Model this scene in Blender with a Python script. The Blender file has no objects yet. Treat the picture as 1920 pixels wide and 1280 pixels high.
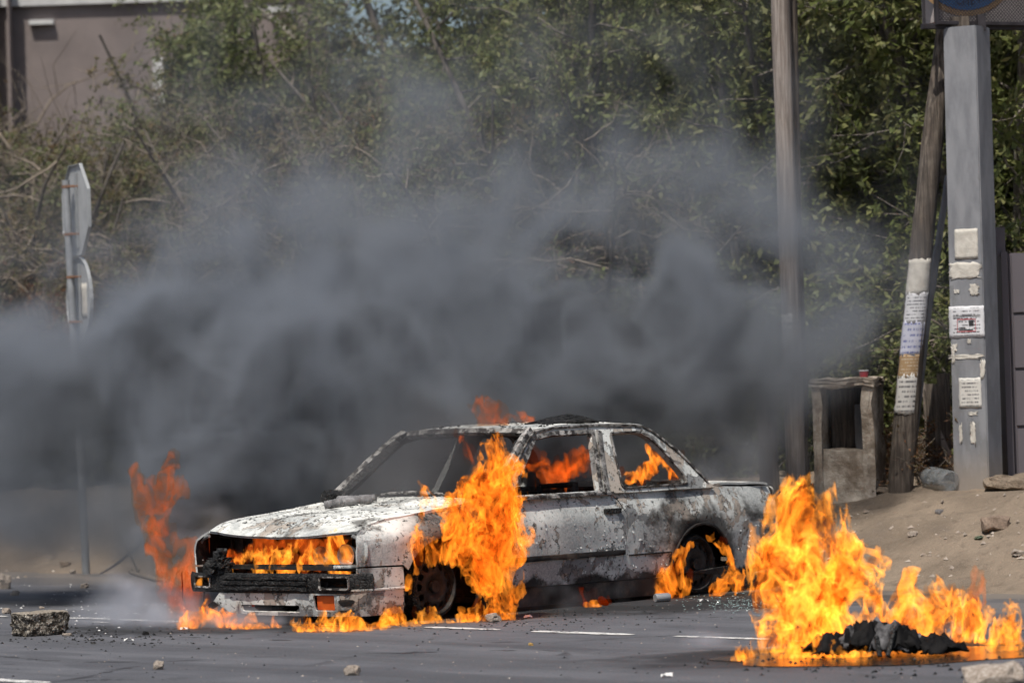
import bpy, bmesh, math, random
import numpy as np
from mathutils import Vector, Matrix, Euler
from mathutils.geometry import delaunay_2d_cdt

scene = bpy.context.scene
COL = scene.collection
PI = math.pi

# ------------------------------------------------------------------ camera
FPX = 7000.0                                   # focal length in pixels of the 1920 px wide photograph
CAM_H, PITCH, ROLL = 1.404, 0.01466, 0.03141
_f0 = Vector((0, math.cos(PITCH), math.sin(PITCH))); _u0 = Vector((0, -math.sin(PITCH), math.cos(PITCH))); _r0 = Vector((1, 0, 0))
CU = _u0*math.cos(ROLL)+_r0*math.sin(ROLL); CR = _r0*math.cos(ROLL)-_u0*math.sin(ROLL); CF = _f0
cam_data = bpy.data.cameras.new('camera'); cam = bpy.data.objects.new('camera', cam_data); COL.objects.link(cam)
cam.matrix_world = Matrix(((CR.x, CU.x, -CF.x, 0), (CR.y, CU.y, -CF.y, 0), (CR.z, CU.z, -CF.z, CAM_H), (0, 0, 0, 1)))
cam_data.sensor_width = 36; cam_data.lens = FPX/1920*36; cam_data.clip_end = 3000; cam_data.clip_start = .1
cam_data.dof.use_dof = True; cam_data.dof.focus_distance = 23.4; cam_data.dof.aperture_fstop = 2.8
scene.camera = cam

# ------------------------------------------------------------------ sky, sun, exposure
SUN_DIR = Vector((-.38, -.92, 0)).normalized()*math.cos(math.radians(60)); SUN_DIR.z = math.sin(math.radians(60))
world = bpy.data.worlds.new('World'); scene.world = world; world.use_nodes = True
_wn = world.node_tree.nodes; _bg = _wn['Background']
_sky = _wn.new('ShaderNodeTexSky'); _sky.sky_type = 'NISHITA'; _sky.sun_disc = False
_sky.sun_elevation = math.radians(60); _sky.sun_rotation = math.atan2(SUN_DIR.x, SUN_DIR.y)
_sky.dust_density = 2.5; _sky.air_density = 1.0
world.node_tree.links.new(_sky.outputs[0], _bg.inputs[0]); _bg.inputs[1].default_value = .075
sun_data = bpy.data.lights.new('sun', 'SUN'); sun_data.energy = 3.6; sun_data.angle = math.radians(.5); sun_data.color = (1, .95, .87)
sun = bpy.data.objects.new('sun', sun_data); COL.objects.link(sun); sun.location = (-20, -20, 40)
sun.rotation_euler = SUN_DIR.to_track_quat('Z', 'Y').to_euler()
scene.view_settings.view_transform = 'Standard'; scene.view_settings.look = 'None'
scene.view_settings.exposure = .3; scene.view_settings.gamma = 1
cy = scene.cycles
cy.transparent_max_bounces = 96; cy.volume_bounces = 1; cy.max_bounces = 4; cy.diffuse_bounces = 1; cy.transmission_bounces = 2; cy.use_adaptive_sampling = True; cy.adaptive_threshold = .03; cy.glossy_bounces = 2
cy.use_denoising = True; cy.sample_clamp_indirect = 4; cy.volume_max_steps = 256; cy.volume_step_rate = 1.0
cy.caustics_reflective = False; cy.caustics_refractive = False

# ------------------------------------------------------------------ where things stand
def ray(px, py):
    return CF+CR*((px-960)/FPX)+CU*(-(py-640)/FPX)
EYE = Vector((0, 0, CAM_H))
def W(px, py, Y):                              # the point at depth Y seen at a pixel
    d = ray(px, py); return EYE+d*(Y/d.y)
def G(px, py, z=0.0):                          # the point on level ground seen at a pixel
    d = ray(px, py); return EYE+d*((z-CAM_H)/d.z)
ROAD_N = Vector((.73, .683, 0)); ROAD_D = Vector((.683, -.73, 0)); EDGE = 19.0     # across and along the road
CAR_YAW, CAR_X, CAR_Y, SINK = 3.96912, -1.05761, 24.31934, .187
CAR_M = Matrix.Translation((CAR_X, CAR_Y, -SINK)) @ Matrix.Rotation(CAR_YAW, 4, 'Z')
CAR_I = CAR_M.inverted()
def L(x, y, z): return CAR_M @ Vector((x, y, z))
def CL(px, py, axis, val):                     # the point of a plane of the car seen at a pixel, in car space
    o = CAR_I @ EYE; d = CAR_I.to_3x3() @ ray(px, py); return o+d*((val-o[axis])/d[axis])

# ------------------------------------------------------------------ numpy helpers
class Noise:
    def __init__(s, seed):
        r = np.random.RandomState(seed)
        s.p = np.concatenate([r.permutation(256)]*3).astype(np.int32)
        g = r.normal(size=(256, 3)); s.g = (g/np.linalg.norm(g, axis=1)[:, None]).astype(np.float32)
    def __call__(s, x, y, z):
        x, y, z = np.broadcast_arrays(np.asarray(x, np.float32), np.asarray(y, np.float32), np.asarray(z, np.float32))
        xf = np.floor(x); yf = np.floor(y); zf = np.floor(z)
        xi = xf.astype(np.int32) & 255; yi = yf.astype(np.int32) & 255; zi = zf.astype(np.int32) & 255
        fx = x-xf; fy = y-yf; fz = z-zf
        u = fx*fx*fx*(fx*(fx*6-15)+10); v = fy*fy*fy*(fy*(fy*6-15)+10); w = fz*fz*fz*(fz*(fz*6-15)+10)
        p, g = s.p, s.g; out = 0
        for a in (0, 1):
            pa = p[xi+a]; wa = u if a else 1-u
            for b in (0, 1):
                pb = p[pa+yi+b]; wb = wa*(v if b else 1-v)
                for c in (0, 1):
                    h = g[p[pb+zi+c]]
                    out = out+wb*(w if c else 1-w)*(h[..., 0]*(fx-a)+h[..., 1]*(fy-b)+h[..., 2]*(fz-c))
        return out*1.5
    def fbm(s, x, y, z, octaves=4, gain=.5, lac=2.03):
        t = 0; a = 1
        for i in range(octaves):
            t = t+a*s(x+17.3*i, y-9.1*i, z+4.7*i); a *= gain; x = x*lac; y = y*lac; z = z*lac
        return t
NZ = Noise(7)
def sstep(a, b, x):
    t = np.clip((x-a)/(b-a), 0, 1); return t*t*(3-2*t)

def terrain(x, y):
    """Height of the dirt bank; the road lies at zero."""
    x = np.asarray(x, float); y = np.asarray(y, float)
    s = x*ROAD_N.x+y*ROAD_N.y-EDGE
    al = x*ROAD_D.x+y*ROAD_D.y
    n1 = NZ.fbm(al*.35, s*.5, 0, 4); n2 = NZ.fbm(al*2.2+40, s*2.6, 3, 3); n3 = NZ.fbm(al*.9+9, s*1.1, 8, 3)
    t = sstep(.1, 2.5, s+n1*.3)
    far = sstep(-10, 60, s)
    z = -.035+t*(.63+n1*.06)+sstep(.3, 1.4, s)*(n2*.055+np.maximum(n3, 0)*.10)+np.maximum(s-4, 0)*.02*(1-far*.6)
    back = sstep(-8, -60, s)                   # this side, far behind the camera, the ground stays level
    return z*(1-back)-.035*back

def GT(px, py):                                # the point of the ground, bank included, seen at a pixel
    d = ray(px, py); ts = np.linspace(12, 70, 4000); P = np.array(EYE)[None]+np.array(d)[None]*ts[:, None]
    k = int(np.argmax(P[:, 2] <= np.maximum(terrain(P[:, 0], P[:, 1]), 0))); return Vector(P[k])

# ------------------------------------------------------------------ scene helpers
def link(o, parent=None):
    COL.objects.link(o)
    if parent is not None: o.parent = parent
    return o
def tag(o, label=None, cat=None, group=None, kind=None):
    if label: o['label'] = label
    if cat: o['category'] = cat
    if group: o['group'] = group
    if kind: o['kind'] = kind
    return o
def thing(name, label, cat, loc=(0, 0, 0), rot=(0, 0, 0), group=None):
    o = bpy.data.objects.new(name, None); o.location = loc; o.rotation_euler = rot; o.empty_display_size = .1
    return tag(link(o), label, cat, group)
def mesh_np(name, V, Q, smooth=True):
    me = bpy.data.meshes.new(name)
    V = np.asarray(V, np.float32); Q = np.asarray(Q, np.int32); k = Q.shape[1]
    me.vertices.add(len(V)); me.vertices.foreach_set('co', V.ravel())
    me.loops.add(Q.size); me.loops.foreach_set('vertex_index', Q.ravel())
    me.polygons.add(len(Q)); me.polygons.foreach_set('loop_start', np.arange(0, Q.size, k, dtype=np.int32))
    me.polygons.foreach_set('use_smooth', np.full(len(Q), bool(smooth)))
    me.update(calc_edges=True)
    return me
def mobj(name, me, mats, parent=None):
    o = bpy.data.objects.new(name, me)
    for m in (mats if isinstance(mats, (list, tuple)) else [mats]): me.materials.append(m)
    return link(o, parent)

class MB:
    """Collects vertices and faces of one piece."""
    def __init__(s): s.v = []; s.f = []; s.mi = []
    def add(s, V, F, mi=0):
        b = len(s.v); s.v += [tuple(p) for p in V]; s.f += [tuple(b+i for i in f) for f in F]; s.mi += [mi]*len(F); return s
    def box(s, c, d, rot=None, taper=1.0, mi=0):
        V = []
        for z in (-1, 1):
            k = taper if z > 0 else 1
            for x, y in ((-1, -1), (1, -1), (1, 1), (-1, 1)):
                p = Vector((x*d[0]/2*k, y*d[1]/2*k, z*d[2]/2))
                if rot is not None: p = rot @ p
                V.append(p+Vector(c))
        return s.add(V, [(3, 2, 1, 0), (4, 5, 6, 7), (0, 1, 5, 4), (1, 2, 6, 5), (2, 3, 7, 6), (3, 0, 4, 7)], mi)
    def tube(s, pts, r, n=8, caps=True, flat=1.0, up=None, mi=0, closed=False):
        pts = [Vector(p) for p in pts]; m = len(pts)
        rs = r if isinstance(r, (list, tuple, np.ndarray)) else [r]*m
        V = []; F = []; nrm = None
        for i, p in enumerate(pts):
            a = pts[(i-1) % m] if closed or i > 0 else p; b = pts[(i+1) % m] if closed or i < m-1 else p
            t = (b-a).normalized() if (b-a).length > 1e-9 else Vector((0, 0, 1))
            if up is not None: nrm = Vector(up)
            elif nrm is None: nrm = Vector((0, 0, 1)) if abs(t.z) < .9 else Vector((1, 0, 0))
            nrm = (nrm-t*nrm.dot(t)).normalized(); bi = t.cross(nrm)
            for k in range(n):
                a_ = 2*PI*k/n; V.append(p+nrm*math.cos(a_)*rs[i]*flat+bi*math.sin(a_)*rs[i])
        for i in range(m if closed else m-1):
            j = (i+1) % m
            for k in range(n): F.append((i*n+k, i*n+(k+1) % n, j*n+(k+1) % n, j*n+k))
        if caps and not closed: F += [tuple(range(n-1, -1, -1)), tuple((m-1)*n+k for k in range(n))]
        return s.add(V, F, mi)
    def bar(s, pts, w, h, up=(0, 0, 1), mi=0, closed=False):
        """A rectangular strip swept along pts: w across, h along `up`."""
        pts = [Vector(p) for p in pts]; m = len(pts); V = []; F = []
        ws = w if isinstance(w, (list, tuple)) else [w]*m; hs = h if isinstance(h, (list, tuple)) else [h]*m
        for i, p in enumerate(pts):
            a = pts[(i-1) % m] if closed or i > 0 else p; b = pts[(i+1) % m] if closed or i < m-1 else p
            t = (b-a).normalized(); u = Vector(up); u = (u-t*u.dot(t)).normalized(); q = t.cross(u)
            c = .22
            for (x, y) in ((-1+c, -1), (1-c, -1), (1, -1+c), (1, 1-c), (1-c, 1), (-1+c, 1), (-1, 1-c), (-1, -1+c)):
                V.append(p+q*x*ws[i]/2+u*y*hs[i]/2)
        n = 8
        for i in range(m if closed else m-1):
            j = (i+1) % m
            for k in range(n): F.append((i*n+k, i*n+(k+1) % n, j*n+(k+1) % n, j*n+k))
        if not closed: F += [tuple(range(n-1, -1, -1)), tuple((m-1)*n+k for k in range(n))]
        return s.add(V, F, mi)
    def lathe(s, prof, n=24, c=(0, 0, 0), axis='z', mi=0):
        V = []; F = []
        for (r, z) in prof:
            for k in range(n):
                a = 2*PI*k/n; x, y = r*math.cos(a), r*math.sin(a)
                V.append(Vector({'z': (x, y, z), 'y': (x, z, y), 'x': (z, x, y)}[axis])+Vector(c))
        for i in range(len(prof)-1):
            for k in range(n): F.append((i*n+k, i*n+(k+1) % n, (i+1)*n+(k+1) % n, (i+1)*n+k))
        return s.add(V, F, mi)
    def build(s, name, mats, parent=None, smooth=None, bevel=0, jitter=0, seed=0):
        me = bpy.data.meshes.new(name); me.from_pydata(s.v, [], s.f)
        me.polygons.foreach_set('material_index', s.mi)
        bm = bmesh.new(); bm.from_mesh(me)
        bmesh.ops.recalc_face_normals(bm, faces=bm.faces[:])
        if bevel: bmesh.ops.bevel(bm, geom=bm.edges[:], offset=bevel, segments=2, affect='EDGES', clamp_overlap=True)
        if jitter:
            rg = random.Random(seed)
            for v in bm.verts: v.co += Vector((rg.uniform(-1, 1), rg.uniform(-1, 1), rg.uniform(-1, 1)))*jitter
        bm.to_mesh(me); bm.free()
        if smooth is not None:
            me.polygons.foreach_set('use_smooth', [True]*len(me.polygons)); me.set_sharp_from_angle(angle=math.radians(smooth))
        me.update()
        return mobj(name, me, mats, parent)

def in_poly(P, poly):
    x, y = P[:, 0], P[:, 1]; r = np.zeros(len(P), bool); n = len(poly)
    for i in range(n):
        x1, y1 = poly[i]; x2, y2 = poly[(i+1) % n]
        c = ((y1 > y) != (y2 > y)); den = (y2-y1) if y2 != y1 else 1e-12
        r ^= c & (x < (x2-x1)*(y-y1)/den+x1)
    return r
def resample(poly, step, closed=True):
    out = []; n = len(poly)
    for i in range(n if closed else n-1):
        a = np.array(poly[i], float); b = np.array(poly[(i+1) % n], float)
        k = max(1, int(round(np.linalg.norm(b-a)/step)))
        out += [tuple(a+(b-a)*j/k) for j in range(k)]
    if not closed: out.append(tuple(poly[-1]))
    return out
def rounded(poly, r, n=4):
    """Polygon with its corners rounded."""
    out = []; m = len(poly)
    for i in range(m):
        p = Vector(poly[i]); a = Vector(poly[i-1]); b = Vector(poly[(i+1) % m])
        k = min(r, (a-p).length*.45, (b-p).length*.45)
        q0 = p+(a-p).normalized()*k; q1 = p+(b-p).normalized()*k
        for j in range(n+1):
            t = j/n; q = q0*(1-t)**2+p*2*t*(1-t)+q1*t*t; out.append((q.x, q.y))
    return out
def panel(name, outline, holes, fmap, mats, parent, step=.04, thick=.012, flip=False, dent=0, seed=0, sharp=40):
    """A sheet cut to an outline with holes in a plane (u, v), carried into space by fmap and given thickness."""
    loops = [resample(outline, step)]+[resample(h, step) for h in holes]
    vs = []; es = []
    for lp in loops:
        b = len(vs); vs += lp; es += [(b+i, b+(i+1) % len(lp)) for i in range(len(lp))]
    A = np.array(outline, float); lo, hi = A.min(0), A.max(0)
    gx, gy = np.meshgrid(np.arange(lo[0]+step*.5, hi[0], step), np.arange(lo[1]+step*.5, hi[1], step), indexing='ij')
    P = np.stack([gx.ravel(), gy.ravel()], 1)
    ok = in_poly(P, outline)
    for h in holes: ok &= ~in_poly(P, h)
    B = np.array(vs)
    if len(P): ok &= (np.min(np.abs(P[:, None, 0]-B[None, :, 0])+np.abs(P[:, None, 1]-B[None, :, 1]), axis=1) > step*.45)
    vs = vs+[tuple(p) for p in P[ok]]
    ov, oe, of = delaunay_2d_cdt([Vector(p) for p in vs], es, [], 0, 1e-6)[:3]
    Pv = np.array([tuple(p) for p in ov]); T = np.array([f for f in of if len(f) == 3])
    c = Pv[T].mean(1); k = in_poly(c, outline)
    for h in holes: k &= ~in_poly(c, h)
    T = T[k]
    X = np.array([tuple(fmap(u, v)) for u, v in Pv])
    if dent:
        nn = Noise(seed+3); d = nn.fbm(X[:, 0]*3, X[:, 1]*3, X[:, 2]*3, 3)*dent
    nr = np.zeros_like(X); fn = np.cross(X[T[:, 1]]-X[T[:, 0]], X[T[:, 2]]-X[T[:, 0]])
    for i in range(3): np.add.at(nr, T[:, i], fn)
    if flip: T = T[:, ::-1]; nr = -nr
    nr /= np.maximum(np.linalg.norm(nr, axis=1), 1e-9)[:, None]
    if dent: X = X+nr*d[:, None]
    Bk = X-nr*thick
    n = len(X); edge = {}
    for t in T:
        for i in range(3):
            a, b = int(t[i]), int(t[(i+1) % 3])
            if (b, a) in edge: del edge[(b, a)]
            else: edge[(a, b)] = 1
    F = [tuple(t) for t in T]+[(t[2]+n, t[1]+n, t[0]+n) for t in T]; mi = [0]*len(T)+[1]*len(T)
    V = [tuple(p) for p in X]+[tuple(p) for p in Bk]
    rim = {}
    def rv(i, back):
        if (i, back) not in rim: rim[(i, back)] = len(V); V.append(tuple(Bk[i] if back else X[i]))
        return rim[(i, back)]
    for (a, b) in edge: F.append((rv(b, 0), rv(a, 0), rv(a, 1), rv(b, 1))); mi.append(0)
    me = bpy.data.meshes.new(name); me.from_pydata(V, [], F)
    me.polygons.foreach_set('material_index', mi); me.polygons.foreach_set('use_smooth', [True]*len(F))
    me.set_sharp_from_angle(angle=math.radians(sharp)); me.update()
    return mobj(name, me, mats, parent)

# ------------------------------------------------------------------ materials
class NT:
    def __init__(s, name, disp=False):
        s.m = bpy.data.materials.new(name); s.m.use_nodes = True; s.t = s.m.node_tree; s.t.nodes.clear()
        s.out = s.t.nodes.new('ShaderNodeOutputMaterial')
    def put(s, sock, v):
        if v is None: return
        if isinstance(v, bpy.types.NodeSocket): s.t.links.new(v, sock)
        elif isinstance(v, (tuple, list)):
            sock.default_value = tuple(v)+(1,) if len(sock.default_value) == 4 and len(v) == 3 else tuple(v)
        elif hasattr(sock.default_value, '__len__'): sock.default_value = (v,)*3 if len(sock.default_value) == 3 else (v, v, v, 1)
        else: sock.default_value = v
    def n(s, typ, ins=None, **kw):
        d = s.t.nodes.new('ShaderNode'+typ)
        for k, v in kw.items(): setattr(d, k, v)
        for k, v in (ins or {}).items(): s.put(d.inputs[k], v)
        return d
    def obj(s): return s.n('TexCoord').outputs['Object']
    def pos(s): return s.n('NewGeometry').outputs['Position']
    def island(s): return s.n('NewGeometry').outputs['Random Per Island']
    def rnd(s): return s.n('ObjectInfo').outputs['Random']
    def map(s, v, scale=(1, 1, 1), loc=(0, 0, 0), rot=(0, 0, 0)): return s.n('Mapping', {'Vector': v, 'Scale': scale, 'Location': loc, 'Rotation': rot}).outputs[0]
    def noise(s, v, scale, detail=4, rough=.55, dist=0.0, out='Factor'):
        d = s.n('TexNoise', {'Vector': v, 'Scale': scale, 'Detail': detail, 'Roughness': rough, 'Distortion': dist})
        return d.outputs[0 if out == 'Factor' else 1]
    def voro(s, v, scale, feature='F1', out=0, rand=1.0):
        d = s.n('TexVoronoi', {'Vector': v, 'Scale': scale, 'Randomness': rand}, feature=feature); return d.outputs[out]
    def ramp(s, f, a, b, ca=0.0, cb=1.0):
        d = s.n('MapRange', {'Value': f, 'From Min': a, 'From Max': b, 'To Min': ca, 'To Max': cb}, interpolation_type='SMOOTHSTEP'); return d.outputs[0]
    def math(s, op, a, b=0.0, clamp=False): return s.n('Math', {0: a, 1: b}, operation=op, use_clamp=clamp).outputs[0]
    def mix(s, f, a, b):
        d = s.n('Mix', data_type='RGBA'); s.put(d.inputs[0], f); s.put(d.inputs[6], a); s.put(d.inputs[7], b); return d.outputs[2]
    def bump(s, h, strength=.3, dist=.01, nrm=None):
        return s.n('Bump', {'Height': h, 'Strength': strength, 'Distance': dist, 'Normal': nrm}).outputs[0]
    def sep(s, v): return s.n('SeparateXYZ', {0: v}).outputs
    def surf(s, col, rough=.8, nrm=None, metal=0.0, spec=.3, **kw):
        ins = {'Base Color': col, 'Roughness': rough, 'Metallic': metal, 'Specular IOR Level': spec}
        if nrm is not None: ins['Normal'] = nrm
        ins.update(kw)
        b = s.n('BsdfPrincipled', ins); s.t.links.new(b.outputs[0], s.out.inputs['Surface']); return s.m

def simple(name, a, b, scale=6, rough=.8, bump=.3, bscale=None, metal=0.0, dist=.01, spec=.3):
    t = NT(name); o = t.obj(); f = t.noise(o, scale, 5, .6)
    h = t.noise(o, bscale or scale*4, 4, .6)
    return t.surf(t.mix(t.ramp(f, .3, .7), a, b), rough, t.bump(h, bump, dist), metal, spec)
def burnt_paint(name, ashy=0.0, scorch=True, thr2=.575):
    """White car paint burnt to ash: pale ash, grey primer, tan bare metal, cracks, black specks and soot."""
    t = NT(name); o = t.obj()
    n1 = t.noise(o, 2.0, 6, .62); n2 = t.noise(t.map(o, (1, 1, .75)), 6.0, 10, .70, .3); n3 = t.noise(o, 38, 5, .65); n4 = t.noise(t.map(o, loc=(5, 2, 9)), 3.4, 7, .6, .3)
    nb = t.noise(t.map(o, loc=(1, 7, 3)), 90, 3, .6)
    col = t.mix(t.ramp(n1, .36, .60), (.29, .305, .30), (.63, .645, .615))
    col = t.mix(t.ramp(nb, .35, .75, 0, .5), col, (.70, .70, .675))
    thr = .555
    wide = t.noise(t.map(o, loc=(2, 9, 4)), 1.5, 3, .5)            # where the paint blistered most
    n2 = t.math('ADD', n2, t.math('MULTIPLY', t.math('SUBTRACT', wide, .5), .30 if not ashy else .22))
    if ashy: n2 = t.math('SUBTRACT', n2, .02)
    peel = t.ramp(n2, thr-.004, thr+.008)
    col = t.mix(t.math('MULTIPLY', peel, .78), col, (.31, .25, .20))
    pl2 = t.ramp(n4, thr2, thr2+.013)
    col = t.mix(t.math('MULTIPLY', pl2, .75), col, (.125, .125, .13))
    up = t.sep(t.n('NewGeometry').outputs['Normal'])[2]
    ash = t.math('MULTIPLY', t.ramp(up, .35, .9), t.ramp(n1, .34+.1*(1-ashy), .58))
    col = t.mix(t.math('MULTIPLY', ash, .7), col, (.78, .775, .72))
    crack = t.math('SUBTRACT', 1.0, t.ramp(t.math('ABSOLUTE', t.math('SUBTRACT', n2, thr)), 0.0, .011))
    crack = t.math('MULTIPLY', crack, t.ramp(t.noise(o, 7, 3), .40, .55))
    crack2 = t.math('MULTIPLY', t.math('SUBTRACT', 1.0, t.ramp(t.math('ABSOLUTE', t.math('SUBTRACT', n4, thr2)), 0, .010)), .8)
    spk = t.math('MULTIPLY', t.ramp(n3, .585, .64), t.ramp(n1, .40, .56, .25, 1))
    col = t.mix(crack, col, (.022, .018, .016)); col = t.mix(crack2, col, (.03, .025, .022)); col = t.mix(spk, col, (.02, .017, .015))
    soot = t.math('MULTIPLY', t.ramp(t.noise(t.map(o, (1, 1, 1.3), loc=(7, 1, 2)), 1.9, 8, .66, .5), .545, .66), .82)
    col = t.mix(soot, col, (.035, .031, .028))
    if scorch:
        x, y, z = t.sep(o)
        zz = t.math('ADD', z, t.math('MULTIPLY', t.math('SUBTRACT', t.noise(o, 4.2, 5, .6), .5), .42))
        lo = t.ramp(zz, .43, .37)
        def near(cx, cz, r0, r1):
            dx = t.math('SUBTRACT', x, cx); dz = t.math('SUBTRACT', z, cz)
            d = t.math('SQRT', t.math('ADD', t.math('MULTIPLY', dx, dx), t.math('MULTIPLY', dz, dz)))
            d = t.math('ADD', d, t.math('MULTIPLY', t.math('SUBTRACT', t.noise(o, 7, 5, .65), .5), .30))
            return t.ramp(d, r1, r0)
        front = t.ramp(x, .32, .40)                # the nose kept its paint
        lo = t.math('MULTIPLY', lo, t.math('SUBTRACT', 1.0, front))
        so = t.math('MAXIMUM', lo, t.math('MAXIMUM', t.math('MULTIPLY', near(-2.54, .42, .31, .43), .9), t.math('MULTIPLY', near(-.15, .55, .36, .62), .8)))
        so = t.math('MAXIMUM', so, t.math('MULTIPLY', near(-2.35, .86, .02, .26), .55))
        col = t.mix(t.math('MULTIPLY', so, .96), col, (.012, .011, .011))
    h = t.math('ADD', t.math('MULTIPLY', peel, -.6), t.math('ADD', t.math('MULTIPLY', nb, .25), t.math('ADD', t.math('MULTIPLY', crack, -1.0), t.math('MULTIPLY', pl2, -.5))))
    return t.surf(col, t.mix(pl2, (.82,)*3, (.55,)*3), t.bump(h, .8, .006), 0, .25)

M = {}
M['paint'] = burnt_paint('burnt_white_paint'); M['paint_top'] = burnt_paint('burnt_white_paint_upper', 1.0, False, .63)
t = NT('char'); o = t.obj(); f = t.noise(o, 14, 6, .65); c1 = t.voro(t.map(o, (1, 1, 1)), 38, 'DISTANCE_TO_EDGE')
M['char'] = t.surf(t.mix(t.ramp(f, .45, .75), (.008, .008, .008), (.045, .042, .04)), .62, t.bump(t.math('ADD', t.ramp(c1, 0, .12), f), .9, .012), 0, .4)
t = NT('soot_metal'); o = t.obj(); f = t.noise(o, 7, 6, .65); g = t.noise(o, 60, 3)
M['soot'] = t.surf(t.mix(t.ramp(f, .48, .72), (.012, .011, .011), (.085, .06, .045)), .75, t.bump(g, .5, .006), 0, .25)
t = NT('bare_trim'); o = t.obj(); f = t.noise(o, 18, 6, .7); g = t.noise(t.map(o, loc=(3, 1, 1)), 6, 4)
M['trim'] = t.surf(t.mix(t.ramp(f, .45, .55), t.mix(t.ramp(g, .4, .6), (.20, .19, .175), (.42, .405, .38)), (.035, .03, .027)), .55, t.bump(f, .5, .004), .15, .4)
M['wheel'] = simple('burnt_alloy', (.008, .008, .008), (.032, .031, .03), 22, .6, .5)
M['bowl'] = simple('lamp_bowl', (.30, .29, .30), (.55, .52, .5), 14, .3, .3, metal=.7)
M['painted_firelight'] = simple('painted_firelight', (.55, .07, .01), (.70, .13, .02), 8, .35, .2)  # orange of the firelight put into a plain surface colour

# road
t = NT('asphalt'); p = t.pos()
al = t.map(p, rot=(0, 0, math.radians(46.9)))
f = t.noise(p, 1.3, 6, .6); sp = t.noise(p, 120, 2, .6); gr = t.voro(p, 95, 'F1'); st = t.noise(t.map(al, (.30, 5.5, 1)), 1.0, 5, .65); st2 = t.noise(t.map(al, (.12, 1.3, 1), loc=(4, 2, 0)), 1.0, 4, .6)
col = t.mix(t.ramp(f, .3, .7), (.082, .084, .096), (.120, .122, .135))
col = t.mix(t.ramp(st, .46, .66, 0, .55), col, (.142, .144, .156)); col = t.mix(t.ramp(st2, .50, .66, 0, .6), col, (.060, .061, .067))
col = t.mix(t.ramp(sp, .56, .70, 0, .7), col, (.20, .195, .19)); col = t.mix(t.ramp(sp, .43, .34, 0, .7), col, (.028, .028, .030))
pr = t.sep(p)
def spot(cx, cy, rx, ry, k):
    dx = t.math('DIVIDE', t.math('SUBTRACT', pr[0], cx), rx); dy = t.math('DIVIDE', t.math('SUBTRACT', pr[1], cy), ry)
    d = t.math('SQRT', t.math('ADD', t.math('MULTIPLY', dx, dx), t.math('MULTIPLY', dy, dy)))
    d = t.math('ADD', d, t.math('MULTIPLY', t.math('SUBTRACT', t.noise(p, 2.6, 5, .65), .5), 1.1))
    return t.math('MULTIPLY', t.ramp(d, 1.15, .65), k)
so = t.math('MAXIMUM', spot(.2, 25.0, 2.6, 1.5, .9), t.math('MAXIMUM', spot(-1.7, 23.9, 1.5, .95, .85), spot(1.75, 19.55, 1.35, .85, .95)))
dust = t.math('MULTIPLY', t.ramp(t.math('ADD', t.math('ADD', t.math('MULTIPLY', pr[0], ROAD_N.x), t.math('MULTIPLY', pr[1], ROAD_N.y)), t.math('MULTIPLY', t.math('SUBTRACT', t.noise(p, .9, 5, .6), .5), 2.6)), EDGE-1.9, EDGE+.3), .85)
col = t.mix(dust, col, (.190, .160, .130))
col = t.mix(so, col, (.012, .012, .012))
vc = t.voro(t.map(p, loc=(3, 5, 0)), .55, 'DISTANCE_TO_EDGE'); vw = t.noise(p, 3.2, 5, .7)
ck = t.math('MULTIPLY', t.ramp(t.math('ADD', vc, t.math('MULTIPLY', t.math('SUBTRACT', vw, .5), .22)), .012, .0), t.ramp(t.noise(p, .6, 3), .45, .6))
col = t.mix(t.math('MULTIPLY', ck, .8), col, (.022, .022, .024))
pt = t.ramp(t.noise(t.map(al, (.5, 1.6, 1), loc=(1, 8, 0)), .8, 2, .4), .56, .575)
col = t.mix(t.math('MULTIPLY', pt, .35), col, (.052, .053, .06))
h = t.math('ADD', t.math('MULTIPLY', gr, -.6), t.math('SUBTRACT', sp, ck))
M['asphalt'] = t.surf(col, .82, t.bump(h, .55, .006), 0, .3)
t = NT('lane_paint'); p = t.pos()
wr = t.noise(p, 7, 6, .7); w2 = t.noise(p, 55, 3, .6)
col = t.mix(t.ramp(t.math('ADD', wr, t.math('MULTIPLY', t.math('SUBTRACT', w2, .5), .5)), .40, .47), (.10, .10, .104), t.mix(w2, (.50, .49, .47), (.72, .71, .68)))
M['lane'] = t.surf(col, .75, t.bump(w2, .4, .003))
# dirt
t = NT('dirt'); p = t.pos()
f = t.noise(p, .7, 7, .62); g = t.noise(p, 9, 6, .68); k = t.noise(p, 60, 4, .6); v = t.noise(t.map(p, loc=(8, 3, 0)), 2.3, 6, .6)
col = t.mix(t.ramp(f, .35, .65), (.165, .130, .098), (.290, .230, .172)); col = t.mix(t.ramp(g, .50, .70, 0, .6), col, (.125, .098, .075))
col = t.mix(t.ramp(k, .58, .72, 0, .55), col, (.40, .33, .26)); col = t.mix(t.ramp(v, .56, .68, 0, .5), col, (.19, .155, .125))
M['dirt'] = t.surf(col, .92, t.bump(t.math('ADD', g, t.math('MULTIPLY', k, .5)), .8, .05), 0, .15)

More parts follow.
